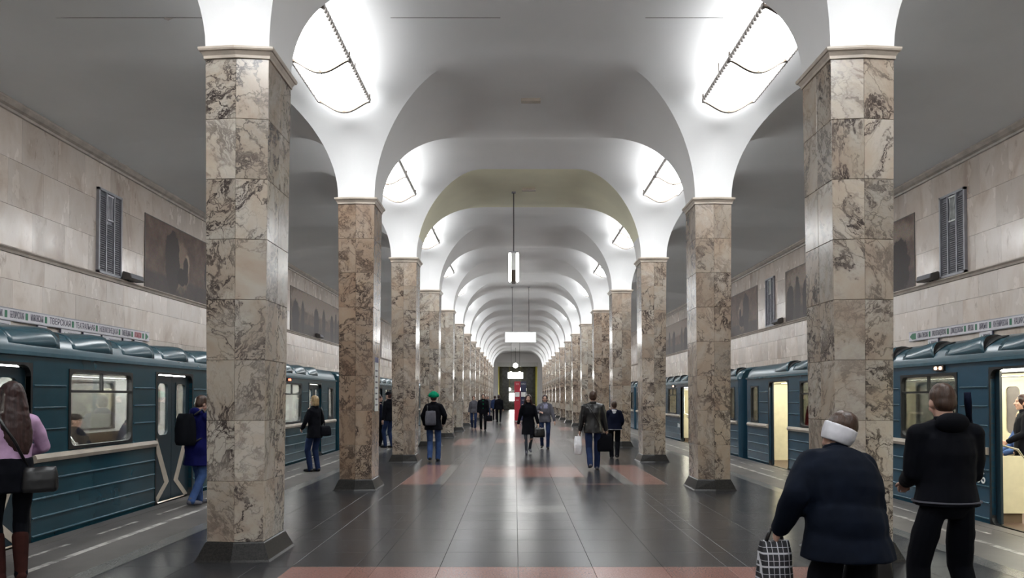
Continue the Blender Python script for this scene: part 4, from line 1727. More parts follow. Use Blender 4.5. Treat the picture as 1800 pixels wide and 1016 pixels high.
# ------------------------------------------------------------------ people
def remesh(mb, name, vox, mats, smooth_it=3, fold=0.0, seed=0, floor_clip=False, fscale=9.0):
    me = mb.mesh(name, mats)
    def mods(ob):
        m = ob.modifiers.new('r', 'REMESH')
        m.mode = 'VOXEL'
        m.voxel_size = vox
        if smooth_it:
            sm = ob.modifiers.new('s', 'SMOOTH')
            sm.factor = 0.5
            sm.iterations = smooth_it
    out = evaluate(me, mods)
    bpy.data.meshes.remove(me)
    out.name = name
    if fold > 0:
        nn = [v.normal.copy() for v in out.vertices]
        for v, n in zip(out.vertices, nn):
            p = v.co
            q = Vector((p.x * fscale, p.y * fscale, p.z * fscale * 0.75 + seed))
            v.co = p + n * (fold * (mnoise.noise(q) + 0.6 * mnoise.noise(q * 2.1)))
    if floor_clip:
        for v in out.vertices:
            if v.co.z < 0.002:
                v.co.z = 0.002
    out.polygons.foreach_set('use_smooth', [True] * len(out.polygons))
    if not out.materials:
        for mm in mats if isinstance(mats, (list, tuple)) else [mats]:
            out.materials.append(MATS[mm])
    out.update()
    return out


def ik(p0, p1, l1, l2, pole):
    p0, p1 = Vector(p0), Vector(p1)
    d = p1 - p0
    L = min(d.length, (l1 + l2) * 0.999)
    dn = d.normalized()
    p1 = p0 + dn * L
    a = (l1 * l1 - l2 * l2 + L * L) / (2 * L)
    h = math.sqrt(max(0.0, l1 * l1 - a * a))
    pole = Vector(pole)
    side = (pole - dn * pole.dot(dn))
    side = side.normalized() if side.length > 1e-4 else Vector((0, 1, 0))
    return p0 + dn * a + side * h, p1


def human(label, loc, rz, H=1.70, fem=False, lean=0.0, side=0.0, pelvis=(0, 0, 0.93),
          la=(-0.10, 0.0), ra=(0.10, 0.0), lw=(-0.27, 0.03, 0.80), rw=(0.27, 0.03, 0.80),
          lpole=(-0.5, -1, 0), rpole=(0.5, -1, 0), lturn=0.0, rturn=0.0,
          head=(0, 0, 0), top='cloth_black', hem=0.10, flare=1.0, bulk=1.0, legs='denim', legr=1.0, skirt=None,
          shoes='leather_black', boots=None, hair=('short', 'hair_brown'), vox=0.012, extras=None, group=None, sitting=False, curl=0.5, collar=True, hood=False, hump=False):
    """la/ra: ankle (x, y[, z]); lw/rw: wrists; everything in metres for a 1.72 m person facing +y"""
    s = H / 1.72
    who = thing('person', label, 'person', loc, rz, group)

    def S(v):
        return Vector(v) * s
    P = S(pelvis)
    Rt = Matrix.Rotation(-lean, 3, 'X') @ Matrix.Rotation(side, 3, 'Y')
    sw = 0.160 if fem else 0.185
    hwid = 0.105 if fem else 0.098
    waist = P + Rt @ S((0, 0, 0.13))
    chest = P + Rt @ S((0, 0.0, 0.33))
    shl, shr = P + Rt @ S((-sw, -0.005, 0.475)), P + Rt @ S((sw, -0.005, 0.475))
    neckb = P + Rt @ S((0, -0.01, 0.525))
    Rh = Matrix.Rotation(head[1], 3, 'Z') @ Matrix.Rotation(-head[0], 3, 'X') @ Matrix.Rotation(head[2], 3, 'Y')
    hc = neckb + (Rt @ S((0, 0.005, 0.055))) * 1.0 + Rh @ S((0, 0.018, 0.100))
    hipl, hipr = P + S((-hwid, 0, -0.02)), P + S((hwid, 0, -0.02))

    def ank(a):
        return S((a[0], a[1], a[2] if len(a) > 2 else 0.085))
    al, ar = ank(la), ank(ra)
    kpl = (-0.05, 1, 0.0) if not sitting else (0, 0.3, 1)
    kpr = (0.05, 1, 0.0) if not sitting else (0, 0.3, 1)
    kl, al = ik(hipl, al, 0.43 * s, 0.42 * s, kpl)
    kr, ar = ik(hipr, ar, 0.43 * s, 0.42 * s, kpr)
    el, wl = ik(shl, S(lw), 0.285 * s, 0.255 * s, lpole)
    er, wr = ik(shr, S(rw), 0.285 * s, 0.255 * s, rpole)

    # ---- body: one continuous skin surface
    b = MB()
    b.capsule(neckb - Rt @ S((0, 0, 0.05)), hc - Rh @ S((0, 0.015, 0.05)), 0.056 * s, 0.052 * s)
    b.ellipsoid(hc + Rh @ S((0, -0.008, 0.018)), S((0.074, 0.093, 0.098)), Rh)
    b.ellipsoid(hc + Rh @ S((0, 0.018, -0.040)), S((0.060, 0.074, 0.082)), Rh)
    b.ellipsoid(hc + Rh @ S((0, 0.066, -0.098)), S((0.030, 0.026, 0.024)), Rh)
    b.capsule(hc + Rh @ S((0, 0.088, 0.010)), hc + Rh @ S((0, 0.110, -0.030)), 0.010 * s, 0.016 * s, 8)
    b.ellipsoid(hc + Rh @ S((0, 0.086, -0.064)), S((0.027, 0.014, 0.014)), Rh)
    b.ellipsoid(hc + Rh @ S((0, 0.078, 0.030)), S((0.052, 0.018, 0.013)), Rh)
    for sx in (-1, 1):
        b.ellipsoid(hc + Rh @ S((sx * 0.074, -0.008, -0.018)), S((0.014, 0.026, 0.034)), Rh)
        b.ellipsoid(hc + Rh @ S((sx * 0.038, 0.066, -0.030)), S((0.024, 0.022, 0.024)), Rh)
    b.erings([(P - S((0, 0, 0.06)), 0.12 * s, 0.085 * s), (P, 0.135 * s, 0.095 * s), (waist, 0.115 * s, 0.08 * s),
              (chest, 0.135 * s, 0.095 * s), (P + Rt @ S((0, 0, 0.44)), 0.13 * s, 0.075 * s), (neckb, 0.06 * s, 0.05 * s)], rot=Rt)
    for sh, e, w in ((shl, el, wl), (shr, er, wr)):
        b.chain([chest.lerp(sh, 0.8), sh, e, w], [0.05 * s, 0.045 * s, 0.036 * s, 0.026 * s])
    for h, k, a in ((hipl, kl, al), (hipr, kr, ar)):
        b.chain([h, k, a], [0.07 * s, 0.048 * s, 0.036 * s])
    # hands: palm, four unequal fingers with a knuckle bend, thumb from the side
    for e, w, sg, turn in ((el, wl, -1, lturn), (er, wr, 1, rturn)):
        d = (w - e).normalized()
        a = Vector((sg * 1.0, 0.25, 0)) if abs(d.z) > 0.5 else Vector((0, 0, 1))
        nrm = (a - d * a.dot(d)).normalized()            # back of the hand looks outward
        nrm = Matrix.Rotation(turn, 3, d) @ nrm
        ac = d.cross(nrm).normalized()
        if ac.y < 0:
            ac = -ac
        b.capsule(w, w + d * 0.02 * s, 0.026 * s, 0.024 * s, 10)
        for q in (-0.6, 0.0, 0.6):
            b.capsule(w + d * 0.02 * s + ac * q * 0.03 * s, w + d * 0.085 * s + ac * q * 0.05 * s, 0.016 * s, 0.014 * s, 8)
        for i, L in enumerate((0.068, 0.078, 0.073, 0.056)):
            base = w + d * 0.088 * s + ac * (0.034 - 0.022 * i) * s
            d1 = (d * math.cos(curl * 0.8) - nrm * math.sin(curl * 0.8))
            d2 = (d * math.cos(curl * 2.2) - nrm * math.sin(curl * 2.2))
            p1 = base + d1 * L * 0.5 * s
            b.chain([base, p1, p1 + d2 * L * 0.5 * s], [0.0100 * s, 0.0092 * s, 0.0082 * s], 8)
        tb = w + d * 0.03 * s + ac * 0.026 * s
        t1 = tb + (d * 0.6 + ac * 0.75 - nrm * 0.25).normalized() * 0.036 * s
        b.chain([tb, t1, t1 + (d * 0.85 + ac * 0.2 - nrm * 0.4).normalized() * 0.032 * s], [0.0135 * s, 0.011 * s, 0.009 * s], 8)
    body = link('body', remesh(b, 'body', min(vox, 0.010), 'skin', 2), who)
    face = [('eye', 'eye_dark', (sx * 0.030, 0.0835, 0.004), (0.012, 0.006, 0.0065)) for sx in (-1, 1)] + [('mouth', 'lips', (0, 0.0985, -0.064), (0.021, 0.005, 0.0065))]
    for nm, mt, c, r in face:
        MB().ellipsoid(hc + Rh @ S(c), S(r), Rh, 8, 6).build(nm, mt, who, True)
    # ---- lower garment
    if legs:
        t = MB()
        r = legr
        t.erings([(P + S((0, 0, -0.10)), 0.10 * s, 0.09 * s), (P + S((0, -0.01, -0.03)), 0.165 * s * (1.04 if fem else 1), 0.120 * s), (P + S((0, 0, 0.06)), 0.155 * s, 0.110 * s), (waist, 0.135 * s, 0.10 * s)])
        for h, k, a in ((hipl, kl, al), (hipr, kr, ar)):
            t.chain([h + S((0, -0.01, -0.02)), h.lerp(k, 0.5), k, k.lerp(a, 0.45), a + Vector((0, 0, -0.025 * s))], [0.080 * s, 0.080 * s * (0.5 + 0.5 * r), 0.066 * s * r, 0.062 * s * r, 0.056 * s * r])
        link('trousers', remesh(t, 'trousers', vox, legs, 2, 0.006, rz * 7, False), who)
    # ---- upper garment
    j = MB()
    k_ = bulk
    hemc = P + Rt @ S((0, 0, -hem * 0.35)) + Vector((0, 0, -hem * 0.65 * s))
    rings = [(hemc, 0.192 * s * k_ * flare, 0.142 * s * k_ * flare), (P + S((0, 0, -0.02)), 0.190 * s * k_, 0.138 * s * k_), (waist, 0.158 * s * k_, 0.120 * s * k_), (P + Rt @ S((0, 0.01, 0.24)), 0.168 * s * k_, 0.128 * s * k_),
             (chest, (sw + 0.002) * s * (0.5 + 0.5 * k_), 0.130 * s * k_), (P + Rt @ S((0, -0.005, 0.43)), (sw + 0.012) * s, 0.108 * s * k_),
             (P + Rt @ S((0, -0.01, 0.49)), sw * 0.82 * s, 0.080 * s), (P + Rt @ S((0, -0.012, 0.545)), 0.078 * s, 0.068 * s)]
    if skirt:
        dn = (kl + kr) * 0.5
        low = Vector((P.x * 0.4 + dn.x * 0.6, P.y * 0.4 + dn.y * 0.6, P.z - skirt * s))
        rings = [(low, 0.20 * s * flare * k_, 0.165 * s * flare * k_), (P.lerp(low, 0.5), 0.188 * s * k_, 0.145 * s * k_)] + rings[1:]
    j.erings(rings, 22)
    for sh, e, w in ((shl, el, wl), (shr, er, wr)):
        cuff = w.lerp(e, 0.04)
        j.chain([chest.lerp(sh, 0.72) + Vector((0, 0, 0.02 * s)), sh + Rt @ S((0, 0, -0.022)), sh.lerp(e, 0.5), e, e.lerp(cuff, 0.6), cuff], [0.070 * s, 0.066 * s * k_, 0.066 * s * k_, 0.058 * s * k_, 0.052 * s * k_, 0.044 * s * k_])
    if hump:
        j.ellipsoid(P + Rt @ S((0, -0.06, 0.30)), S((0.235, 0.16, 0.26)), Rt)
        j.ellipsoid(P + Rt @ S((0, -0.02, 0.08)), S((0.25, 0.18, 0.22)), Rt)
    for sh in (shl, shr):
        j.capsule(P + Rt @ S((0, -0.012, 0.505)), sh + Rt @ S((0, 0, -0.014)), 0.070 * s, 0.056 * s * k_)
    link('jacket', remesh(j, 'jacket', vox, top, 3, 0.007, rz * 3 + H), who)
    if collar:
        c = MB()
        cc = neckb + Rt @ S((0, -0.004, 0.015))
        c.erings([(cc + Rt @ S((0, 0, -0.03)), 0.088 * s, 0.080 * s), (cc + Rt @ S((0, -0.004, 0.035)), 0.074 * s, 0.072 * s)], rot=Rt)
        link('collar', remesh(c, 'collar', vox, top, 1), who)
    if hood:
        hd = MB()
        hd.ellipsoid(neckb + Rt @ S((0, -0.075, 0.005)), S((0.115, 0.055, 0.07)), Rt)
        link('hood', remesh(hd, 'hood', vox, top, 2, 0.006), who)
    # ---- shoes or boots
    for a, k, sg in ((al, kl, -1), (ar, kr, 1)):
        f = MB()
        up = max(0.0, a.z - 0.085 * s)
        pitch = -min(0.9, up * 2.6) if not sitting else 0
        Rf = Matrix.Rotation(sg * -0.12, 3, 'Z') @ Matrix.Rotation(pitch, 3, 'X')
        o = a + Vector((0, 0, -0.085 * s))

        def F(v):
            return a + Rf @ (S(v) - S((0, 0, 0.085)))
        f.capsule(F((0, -0.035, 0.040)), F((0, 0.05, 0.040)), 0.040 * s, 0.042 * s)
        f.capsule(F((0, 0.05, 0.036)), F((0, 0.165, 0.030)), 0.043 * s, 0.032 * s)
        f.capsule(F((0, -0.015, 0.04)), F((0, 0, 0.095)), 0.040 * s, 0.044 * s)
        if boots:
            f.chain([a, a.lerp(k, 0.45), a.lerp(k, 0.72)], [0.050 * s, 0.062 * s, 0.066 * s])
        o2 = link('boot' if boots else 'shoe', remesh(f, 'shoe', vox, boots or shoes, 1, 0, 0, not sitting), who)
    # ---- hair
    st, hm = hair[0], hair[1]
    if st != 'none':
        h = MB()
        if st in ('short', 'crop'):
            g = 0.006 if st == 'crop' else 0.014
            h.ellipsoid(hc + Rh @ S((0, -0.022, 0.030)), S((0.076 + g, 0.088 + g, 0.092 + g)), Rh)
            h.ellipsoid(hc + Rh @ S((0, -0.045, -0.020)), S((0.068 + g, 0.056 + g, 0.070)), Rh)
        elif st == 'bob':
            h.ellipsoid(hc + Rh @ S((0, -0.020, 0.025)), S((0.094, 0.104, 0.108)), Rh)
            h.ellipsoid(hc + Rh @ S((0, -0.048, -0.055)), S((0.090, 0.070, 0.095)), Rh)
        elif st == 'long':
            L = hair[2] if len(hair) > 2 else 0.36
            h.ellipsoid(hc + Rh @ S((0, -0.020, 0.028)), S((0.094, 0.104, 0.108)), Rh)
            bk = hc + Rh @ S((0, -0.068, -0.02))
            h.erings([(bk + S((0, 0.01, 0.05)), 0.088 * s, 0.060 * s), (bk + S((0, -0.005, -0.08)), 0.104 * s, 0.066 * s), (bk + S((0.0, -0.03, -0.08 - L * 0.4)), 0.125 * s, 0.058 * s),
                      (bk + S((0.02, -0.045, -0.08 - L * 0.75)), 0.110 * s, 0.046 * s), (bk + S((0.03, -0.045, -0.09 - L)), 0.062 * s, 0.028 * s)])
            for sx in (-1, 1):
                h.chain([hc + Rh @ S((sx * 0.078, 0.02, 0.04)), hc + Rh @ S((sx * 0.090, 0.02, -0.07)), hc + Rh @ S((sx * 0.105, -0.02, -0.18))], [0.028 * s, 0.032 * s, 0.034 * s])
        hl = link('hair', remesh(h, 'hair', min(vox, 0.012), hm, 2, 0.006 if st != 'crop' else 0.002, 3.0, fscale=22.0), who)
    fr = dict(who=who, s=s, S=S, hc=hc, Rh=Rh, Rt=Rt, P=P, neckb=neckb, chest=chest, waist=waist, wl=wl, wr=wr, shl=shl, shr=shr, el=el, er=er, vox=vox)
    if extras:
        extras(fr)
    return fr


def to_world(fr, p):
    w = fr['who']
    return Vector(w.location) + Matrix.Rotation(w.rotation_euler.z, 3, 'Z') @ Vector(p)


def bag(name, label, at, rz, w, d, h, mat, strap=None, handle=None, soft=0.006, vox=0.012, group=None, puff=1.0):
    """soft bag hanging with its top centre at the given place; strap/handle: world points"""
    root = thing(name, label, 'bag', at, rz, group)
    m = MB()
    rings = []
    for q, a, c in ((0.0, 0.92, 0.80), (0.12, 1.0, 1.0), (0.5, 1.0, 1.0 * puff), (0.85, 0.92, 0.75), (1.0, 0.86, 0.35)):
        ring = []
        for i in range(20):
            t = 2 * math.pi * i / 20
            cx, cy_ = math.cos(t), math.sin(t)
            ex = 0.45
            ring.append((w / 2 * a * math.copysign(abs(cx) ** ex, cx), d / 2 * c * math.copysign(abs(cy_) ** ex, cy_), -h + h * q))
        rings.append(ring)
    m.loft(rings)
    link('bag_body', remesh(m, 'bag_body', vox, mat, 2, soft), root)
    Ri = Matrix.Rotation(-rz, 3, 'Z')
    for nm, pts, r in (('strap', strap, 0.014), ('handle', handle, 0.011)):
        if pts:
            loc_pts = [Ri @ (Vector(p) - Vector(at)) for p in pts]
            MB().tube(loc_pts, r, 7).build(nm, 'leather_black' if mat != 'plastic_bag' else mat, root, True)
    return root


V = Vector
# 1 woman in the pink cardigan, near left, turned towards the train
def pink_extras(f):
    S, who = f['S'], f['who']
    m = MB()
    p = f['P']
    m.erings([(p + S((0, 0, -0.16)), 0.180 * f['s'], 0.135 * f['s']), (p + S((0, 0, 0.02)), 0.182 * f['s'], 0.138 * f['s']), (p + S((0, 0, 0.14)), 0.165 * f['s'], 0.126 * f['s'])])
    link('tied_sweater', remesh(m, 'tied_sweater', 0.012, 'cloth_black', 2, 0.008), who)


w1 = human('woman in a pink cardigan with long dark hair, standing by the left train', (-4.40, 6.72, 0), R(48), 1.72, True, lean=0.04,
           la=(-0.07, 0.02), ra=(0.07, -0.06), lw=(-0.20, 0.30, 1.06), rw=(0.16, 0.30, 1.08), lpole=(-0.7, -0.6, -0.4), rpole=(0.7, -0.6, -0.4), head=(-0.06, 0.25, 0),
           top='cloth_pink', hem=0.02, legs='cloth_black', legr=0.92, boots='boot_brown', hair=('long', 'hair_dark', 0.40), vox=0.010, extras=pink_extras)
a = to_world(w1, (0.18, -0.16, 0.99))
bag('shoulder_bag', 'black triangular shoulder bag hanging on the woman in pink', a, R(24), 0.28, 0.12, 0.22, 'leather_black',
    strap=[a + V((-0.10, 0, -0.02)), to_world(w1, (-0.02, -0.165, 1.22)), to_world(w1, (-0.12, -0.14, 1.40)), to_world(w1, (-0.16, -0.02, 1.475))], vox=0.010)

# 2 person in the blue coat beside the first left column
w2 = human('person in a royal blue coat and jeans, half hidden by the nearest left column', (-4.70, 11.35, 0), R(-25), 1.62, False, lean=0.10,
           la=(-0.10, 0.16), ra=(0.10, -0.18, 0.12), lw=(-0.20, 0.16, 1.00), rw=(0.16, 0.34, 1.12), rpole=(0.8, -0.5, -0.5), head=(0.30, -0.2, 0),
           top='cloth_blue', skirt=0.30, flare=1.2, bulk=1.1, legs='denim', shoes='cloth_grey', hair=('short', 'hair_brown'), vox=0.012, hood=True)
a = to_world(w2, (0.0, -0.20, 1.36))
bag('backpack', 'black backpack on the person in the royal blue coat', a, R(-25), 0.30, 0.19, 0.46, 'cloth_black',
    strap=[to_world(w2, (0.11, -0.14, 1.34)), to_world(w2, (0.14, -0.03, 1.42)), to_world(w2, (0.14, 0.13, 1.26)), to_world(w2, (0.15, 0.02, 1.02)), to_world(w2, (0.12, -0.14, 0.95))])

# 3 blond woman
w3 = human('blond woman in a black jacket and jeans, facing the left train', (-4.30, 16.5, 0), R(58), 1.62, True,
           la=(-0.08, 0.04), ra=(0.09, -0.02), lw=(-0.17, 0.22, 0.98), rw=(0.20, 0.16, 0.92), rpole=(0.6, -0.8, 0), lpole=(-0.6, -0.8, 0),
           top='cloth_black', hem=0.16, flare=1.05, legs='denim_dark', legr=1.05, hair=('bob', 'hair_blond'), vox=0.013)
a = to_world(w3, (0.20, -0.10, 0.98))
bag('handbag', 'black handbag at the hip of the blond woman', a, R(58), 0.30, 0.16, 0.22, 'cloth_black',
    strap=[a + V((0, 0, -0.02)), to_world(w3, (0.165, -0.10, 1.2)), to_world(w3, (0.14, -0.05, 1.385))], vox=0.013)

# 4 two people between the second and third left columns
def cap_extras(f):
    S, s = f['S'], f['s']
    m = MB()
    m.ellipsoid(f['hc'] + f['Rh'] @ S((0, -0.006, 0.055)), S((0.092, 0.106, 0.080)), f['Rh'])
    m.ellipsoid(f['hc'] + f['Rh'] @ S((0, 0.10, 0.045)), S((0.070, 0.065, 0.012)), f['Rh'])
    link('cap', remesh(m, 'cap', 0.012, f.get('capmat', 'cloth_black'), 1), f['who'])


human('man in a black cap and jacket waiting between the second and third left columns', (-3.98, 24.3, 0), R(60), 1.76, False, la=(-0.1, 0.05), ra=(0.1, -0.05), rw=(0.2, 0.22, 0.95), rpole=(0.6, -0.8, 0),
      top='cloth_black', legs='denim_dark', hair=('crop', 'hair_dark'), vox=0.015, extras=cap_extras)
human('person in dark clothes behind the man in the black cap', (-4.42, 25.0, 0), R(-60), 1.66, True, lw=(-0.18, 0.25, 1.02), lpole=(-0.7, -0.6, 0), top='cloth_navy', legs='cloth_black', hair=('short', 'hair_dark'), vox=0.016)

# 5 green hat
def hat_extras(f):
    S = f['S']
    m = MB()
    for (x, y, z, r) in ((0, -0.01, 0.075, 0.105), (-0.065, -0.02, 0.055, 0.075), (0.065, -0.02, 0.055, 0.075), (0, -0.055, 0.04, 0.09)):
        m.ellipsoid(f['hc'] + f['Rh'] @ S((x, y, z)), S((r, r * 0.95, r * 0.85)), f['Rh'])
    link('hat', remesh(m, 'hat', 0.012, 'cloth_green', 2, 0.006), f['who'])


w5 = human('walker in a bright green hat, black jacket and blue jeans', (-2.03, 19.2, 0), R(0), 1.70, True, lean=0.05,
           la=(-0.08, -0.10, 0.12), ra=(0.10, 0.12), lw=(-0.24, 0.14, 0.92), rw=(0.23, 0.18, 0.95), lpole=(-0.8, -0.8, 0), rpole=(0.8, -0.8, 0),
           top='cloth_black', hem=0.14, flare=1.12, bulk=1.12, legs='denim', legr=1.15, hair=('short', 'hair_dark'), vox=0.013, extras=hat_extras)
a = to_world(w5, (-0.05, -0.22, 1.26))
bag('backpack', 'small grey backpack on the walker with the green hat', a, 0, 0.27, 0.13, 0.36, 'cloth_grey',
    strap=[to_world(w5, (-0.14, -0.15, 1.24)), to_world(w5, (-0.15, 0.0, 1.43)), to_world(w5, (-0.14, 0.14, 1.25))], vox=0.013)

# 6, 7 man with the green shirt and his companion
def shirt_extras(f):
    S, s = f['S'], f['s']
    m = MB()
    m.erings([(f['waist'] + S((0, 0.105, -0.05)), 0.030 * s, 0.03 * s), (f['chest'] + S((0, 0.108, 0)), 0.055 * s, 0.03 * s), (f['neckb'] + S((0, 0.055, -0.02)), 0.045 * s, 0.03 * s)])
    link('shirt', remesh(m, 'shirt', 0.014, 'shirt_green', 1), f['who'])


w6 = human('man in a dark suit jacket over a green shirt, walking towards the viewer', (-1.50, 36.4, 0), R(180), 1.74, False, la=(-0.10, 0.10), ra=(0.10, -0.06, 0.10), lw=(-0.26, 0.08, 0.82), rw=(0.26, -0.02, 0.80),
           top='cloth_black', hem=0.14, bulk=1.06, legs='cloth_black', hair=('short', 'hair_brown'), vox=0.016, extras=shirt_extras)
a = to_world(w6, (-0.30, 0.08, 0.72))
bag('handbag', 'round dark bag in the hand of the man with the green shirt', a, 0, 0.30, 0.14, 0.26, 'cloth_black', handle=[a + V((-0.08, 0, -0.02)), a + V((0, 0, 0.05)), a + V((0.08, 0, -0.02))], vox=0.016)
human('woman in a grey jacket behind the man with the green shirt', (-2.06, 38.5, 0), R(180), 1.66, True, la=(-0.08, 0.1), ra=(0.08, -0.08, 0.11), top='cloth_grey', legs='denim_dark', hair=('bob', 'hair_brown'), vox=0.018)

# 8, 9 women walking towards the viewer
w8 = human('woman in a knee length black coat walking towards the viewer', (0.38, 21.7, 0), R(186), 1.66, True, la=(-0.06, -0.16, 0.15), ra=(0.07, 0.14), lw=(-0.28, 0.10, 0.86), rw=(0.30, -0.04, 0.84), head=(-0.10, -0.15, 0),
           top='cloth_black', skirt=0.36, flare=1.05, legs='tights_grey', legr=0.75, shoes='cloth_grey', hair=('long', 'hair_dark', 0.34), vox=0.012)
a = to_world(w8, (-0.29, 0.12, 0.74))
bag('handbag', 'black handbag held by the woman in the black coat', a, R(20), 0.34, 0.17, 0.27, 'leather_black', handle=[a + V((-0.09, 0, -0.03)), a + V((-0.05, 0, 0.07)), a + V((0.05, 0, 0.07)), a + V((0.09, 0, -0.03))], vox=0.013)
def yoke_extras(f):
    S, s = f['S'], f['s']
    m = MB()
    m.erings([(f['chest'] + S((0, 0.0, 0.02)), 0.180 * s, 0.137 * s), (f['chest'] + S((0, -0.005, 0.10)), 0.174 * s, 0.118 * s), (f['chest'] + S((0, -0.01, 0.16)), 0.14 * s, 0.088 * s), (f['neckb'] + S((0, -0.005, 0.01)), 0.084 * s, 0.074 * s)])
    link('jacket_yoke', remesh(m, 'jacket_yoke', 0.013, 'cloth_lavender', 2, 0.004), f['who'])


human('woman in a grey and lavender jacket and jeans beside the woman in black', (0.93, 23.8, 0), R(178), 1.66, True, la=(-0.09, 0.10), ra=(0.09, -0.10, 0.12), lw=(-0.31, 0.12, 0.88), rw=(0.16, 0.26, 1.18), rpole=(0.8, -0.3, -0.6), lpole=(-1, -0.4, 0),
      top='cloth_grey', hem=0.08, bulk=1.08, legs='denim_dark', hair=('bob', 'hair_dark'), vox=0.013, extras=yoke_extras)

# 10 man in the leather jacket
w10 = human('man in a black leather jacket and jeans walking away from the viewer', (1.72, 16.9, 0), R(-4), 1.72, False, lean=0.05, la=(-0.07, -0.24, 0.16), ra=(0.09, 0.16), lw=(-0.30, 0.02, 0.80), rw=(0.29, 0.06, 0.82), lpole=(-0.7, -1, 0), rpole=(0.7, -1, 0),
            top='leather_black', hem=0.12, bulk=1.10, legs='denim_dark', legr=1.12, shoes='cloth_grey', hair=('short', 'hair_brown'), vox=0.012)
a = to_world(w10, (-0.33, 0.02, 0.74))
bag('plastic_bag', 'white plastic bag in the left hand of the man in leather', a, 0, 0.17, 0.14, 0.40, 'plastic_bag', handle=[a + V((0, 0, -0.03)), a + V((0.01, 0, 0.04))], soft=0.016, vox=0.012, puff=1.2)
a = to_world(w10, (0.26, 0.06, 0.80))
bag('messenger_bag', 'black messenger bag slung from the shoulder of the man in leather', a, 0, 0.34, 0.13, 0.40, 'cloth_black',
    strap=[a + V((-0.10, -0.02, -0.02)), to_world(w10, (0.12, -0.165, 1.02)), to_world(w10, (0.02, -0.15, 1.22)), to_world(w10, (-0.10, -0.115, 1.405)), to_world(w10, (-0.12, 0.02, 1.45))], vox=0.012)

# 11 woman in navy with a pale scarf
def scarf_extras(f):
    S, s = f['S'], f['s']
    m = MB()
    m.erings([(f['neckb'] + S((0, 0, -0.03)), 0.105 * s, 0.092 * s), (f['neckb'] + S((0, 0, 0.03)), 0.082 * s, 0.078 * s)])
    m.erings([(f['chest'] + S((0, -0.125, 0.03)), 0.05 * s, 0.018 * s), (f['neckb'] + S((0, -0.085, 0.0)), 0.06 * s, 0.025 * s)])
    link('scarf', remesh(m, 'scarf', 0.012, 'cloth_white', 2, 0.006), f['who'])
    MB().erings([(f['P'] + S((0, 0, -0.055)), 0.244 * s, 0.181 * s), (f['P'] + S((0, 0, -0.045)), 0.244 * s, 0.181 * s)]).build('hem_stripe', 'cloth_white', f['who'])


human('short haired woman in a navy jacket with a pale scarf, walking away', (2.60, 20.1, 0), R(-6), 1.48, True, la=(-0.08, 0.12), ra=(0.08, -0.12, 0.12), lw=(-0.22, 0.16, 0.88), rw=(0.20, 0.22, 0.98), lpole=(-0.5, -1, 0), rpole=(0.5, -1, -0.2),
      top='cloth_navy', hem=0.06, bulk=1.25, legs='cloth_black', legr=1.2, hair=('short', 'hair_brown'), vox=0.013, extras=scarf_extras)

# 13 bent old woman, near right
def band_extras(f):
    S, s, hc, Rh = f['S'], f['s'], f['hc'], f['Rh']
    m = MB()
    m.erings([(hc + Rh @ S((0, -0.016, -0.075)), 0.088 * s, 0.098 * s), (hc + Rh @ S((0, -0.018, -0.03)), 0.098 * s, 0.110 * s), (hc + Rh @ S((0, -0.014, 0.035)), 0.100 * s, 0.112 * s)], rot=Rh)
    link('knit_headband', remesh(m, 'knit_headband', 0.008, 'cloth_white', 2, 0.003), f['who'])


w13 = human('stooped old woman in a long dark coat and white headband, nearest on the right', (1.80, 4.25, 0), R(6), 1.56, True, lean=0.42, side=0.08, pelvis=(-0.03, -0.12, 0.93), la=(-0.13, -0.05), ra=(0.14, 0.02),
            lw=(-0.35, 0.08, 0.96), rw=(0.25, 0.16, 0.84), lpole=(-0.5, -1, 0.0), rpole=(0.9, -1, 0.0), head=(-0.12, 0.05, 0.36),
            top='cloth_darkblue', hem=0.12, flare=1.08, bulk=1.38, legs='cloth_black', legr=1.5, hair=('short', 'hair_brown'), vox=0.012, extras=band_extras, hump=True)
a = to_world(w13, (-0.34, 0.10, 0.80))
bag('plaid_bag', 'black and white plaid shopping bag in the old woman\'s left hand', a, R(5), 0.19, 0.14, 0.50, 'plaid', handle=[a + V((-0.05, 0, -0.02)), a + V((-0.02, 0, 0.06)), a + V((0.03, 0, 0.06)), a + V((0.05, 0, -0.02))], soft=0.008, vox=0.010)
a = to_world(w13, (0.26, 0.17, 0.70))
bag('handbag', 'black bag hanging from the old woman\'s right hand', a, 0, 0.26, 0.14, 0.34, 'leather_black', handle=[a + V((-0.05, 0, -0.02)), a + V((-0.02, 0, 0.05)), a + V((0.03, 0, 0.05)), a + V((0.05, 0, -0.02))], vox=0.012)

# 14 man in black, near right
def hem14(f):
    S, s = f['S'], f['s']
    MB().erings([(f['P'] + S((0, 0, 0.005)), 0.226 * s, 0.165 * s), (f['P'] + S((0, 0, 0.014)), 0.226 * s, 0.165 * s)], 24).build('hem_piping', 'cloth_grey', f['who'])


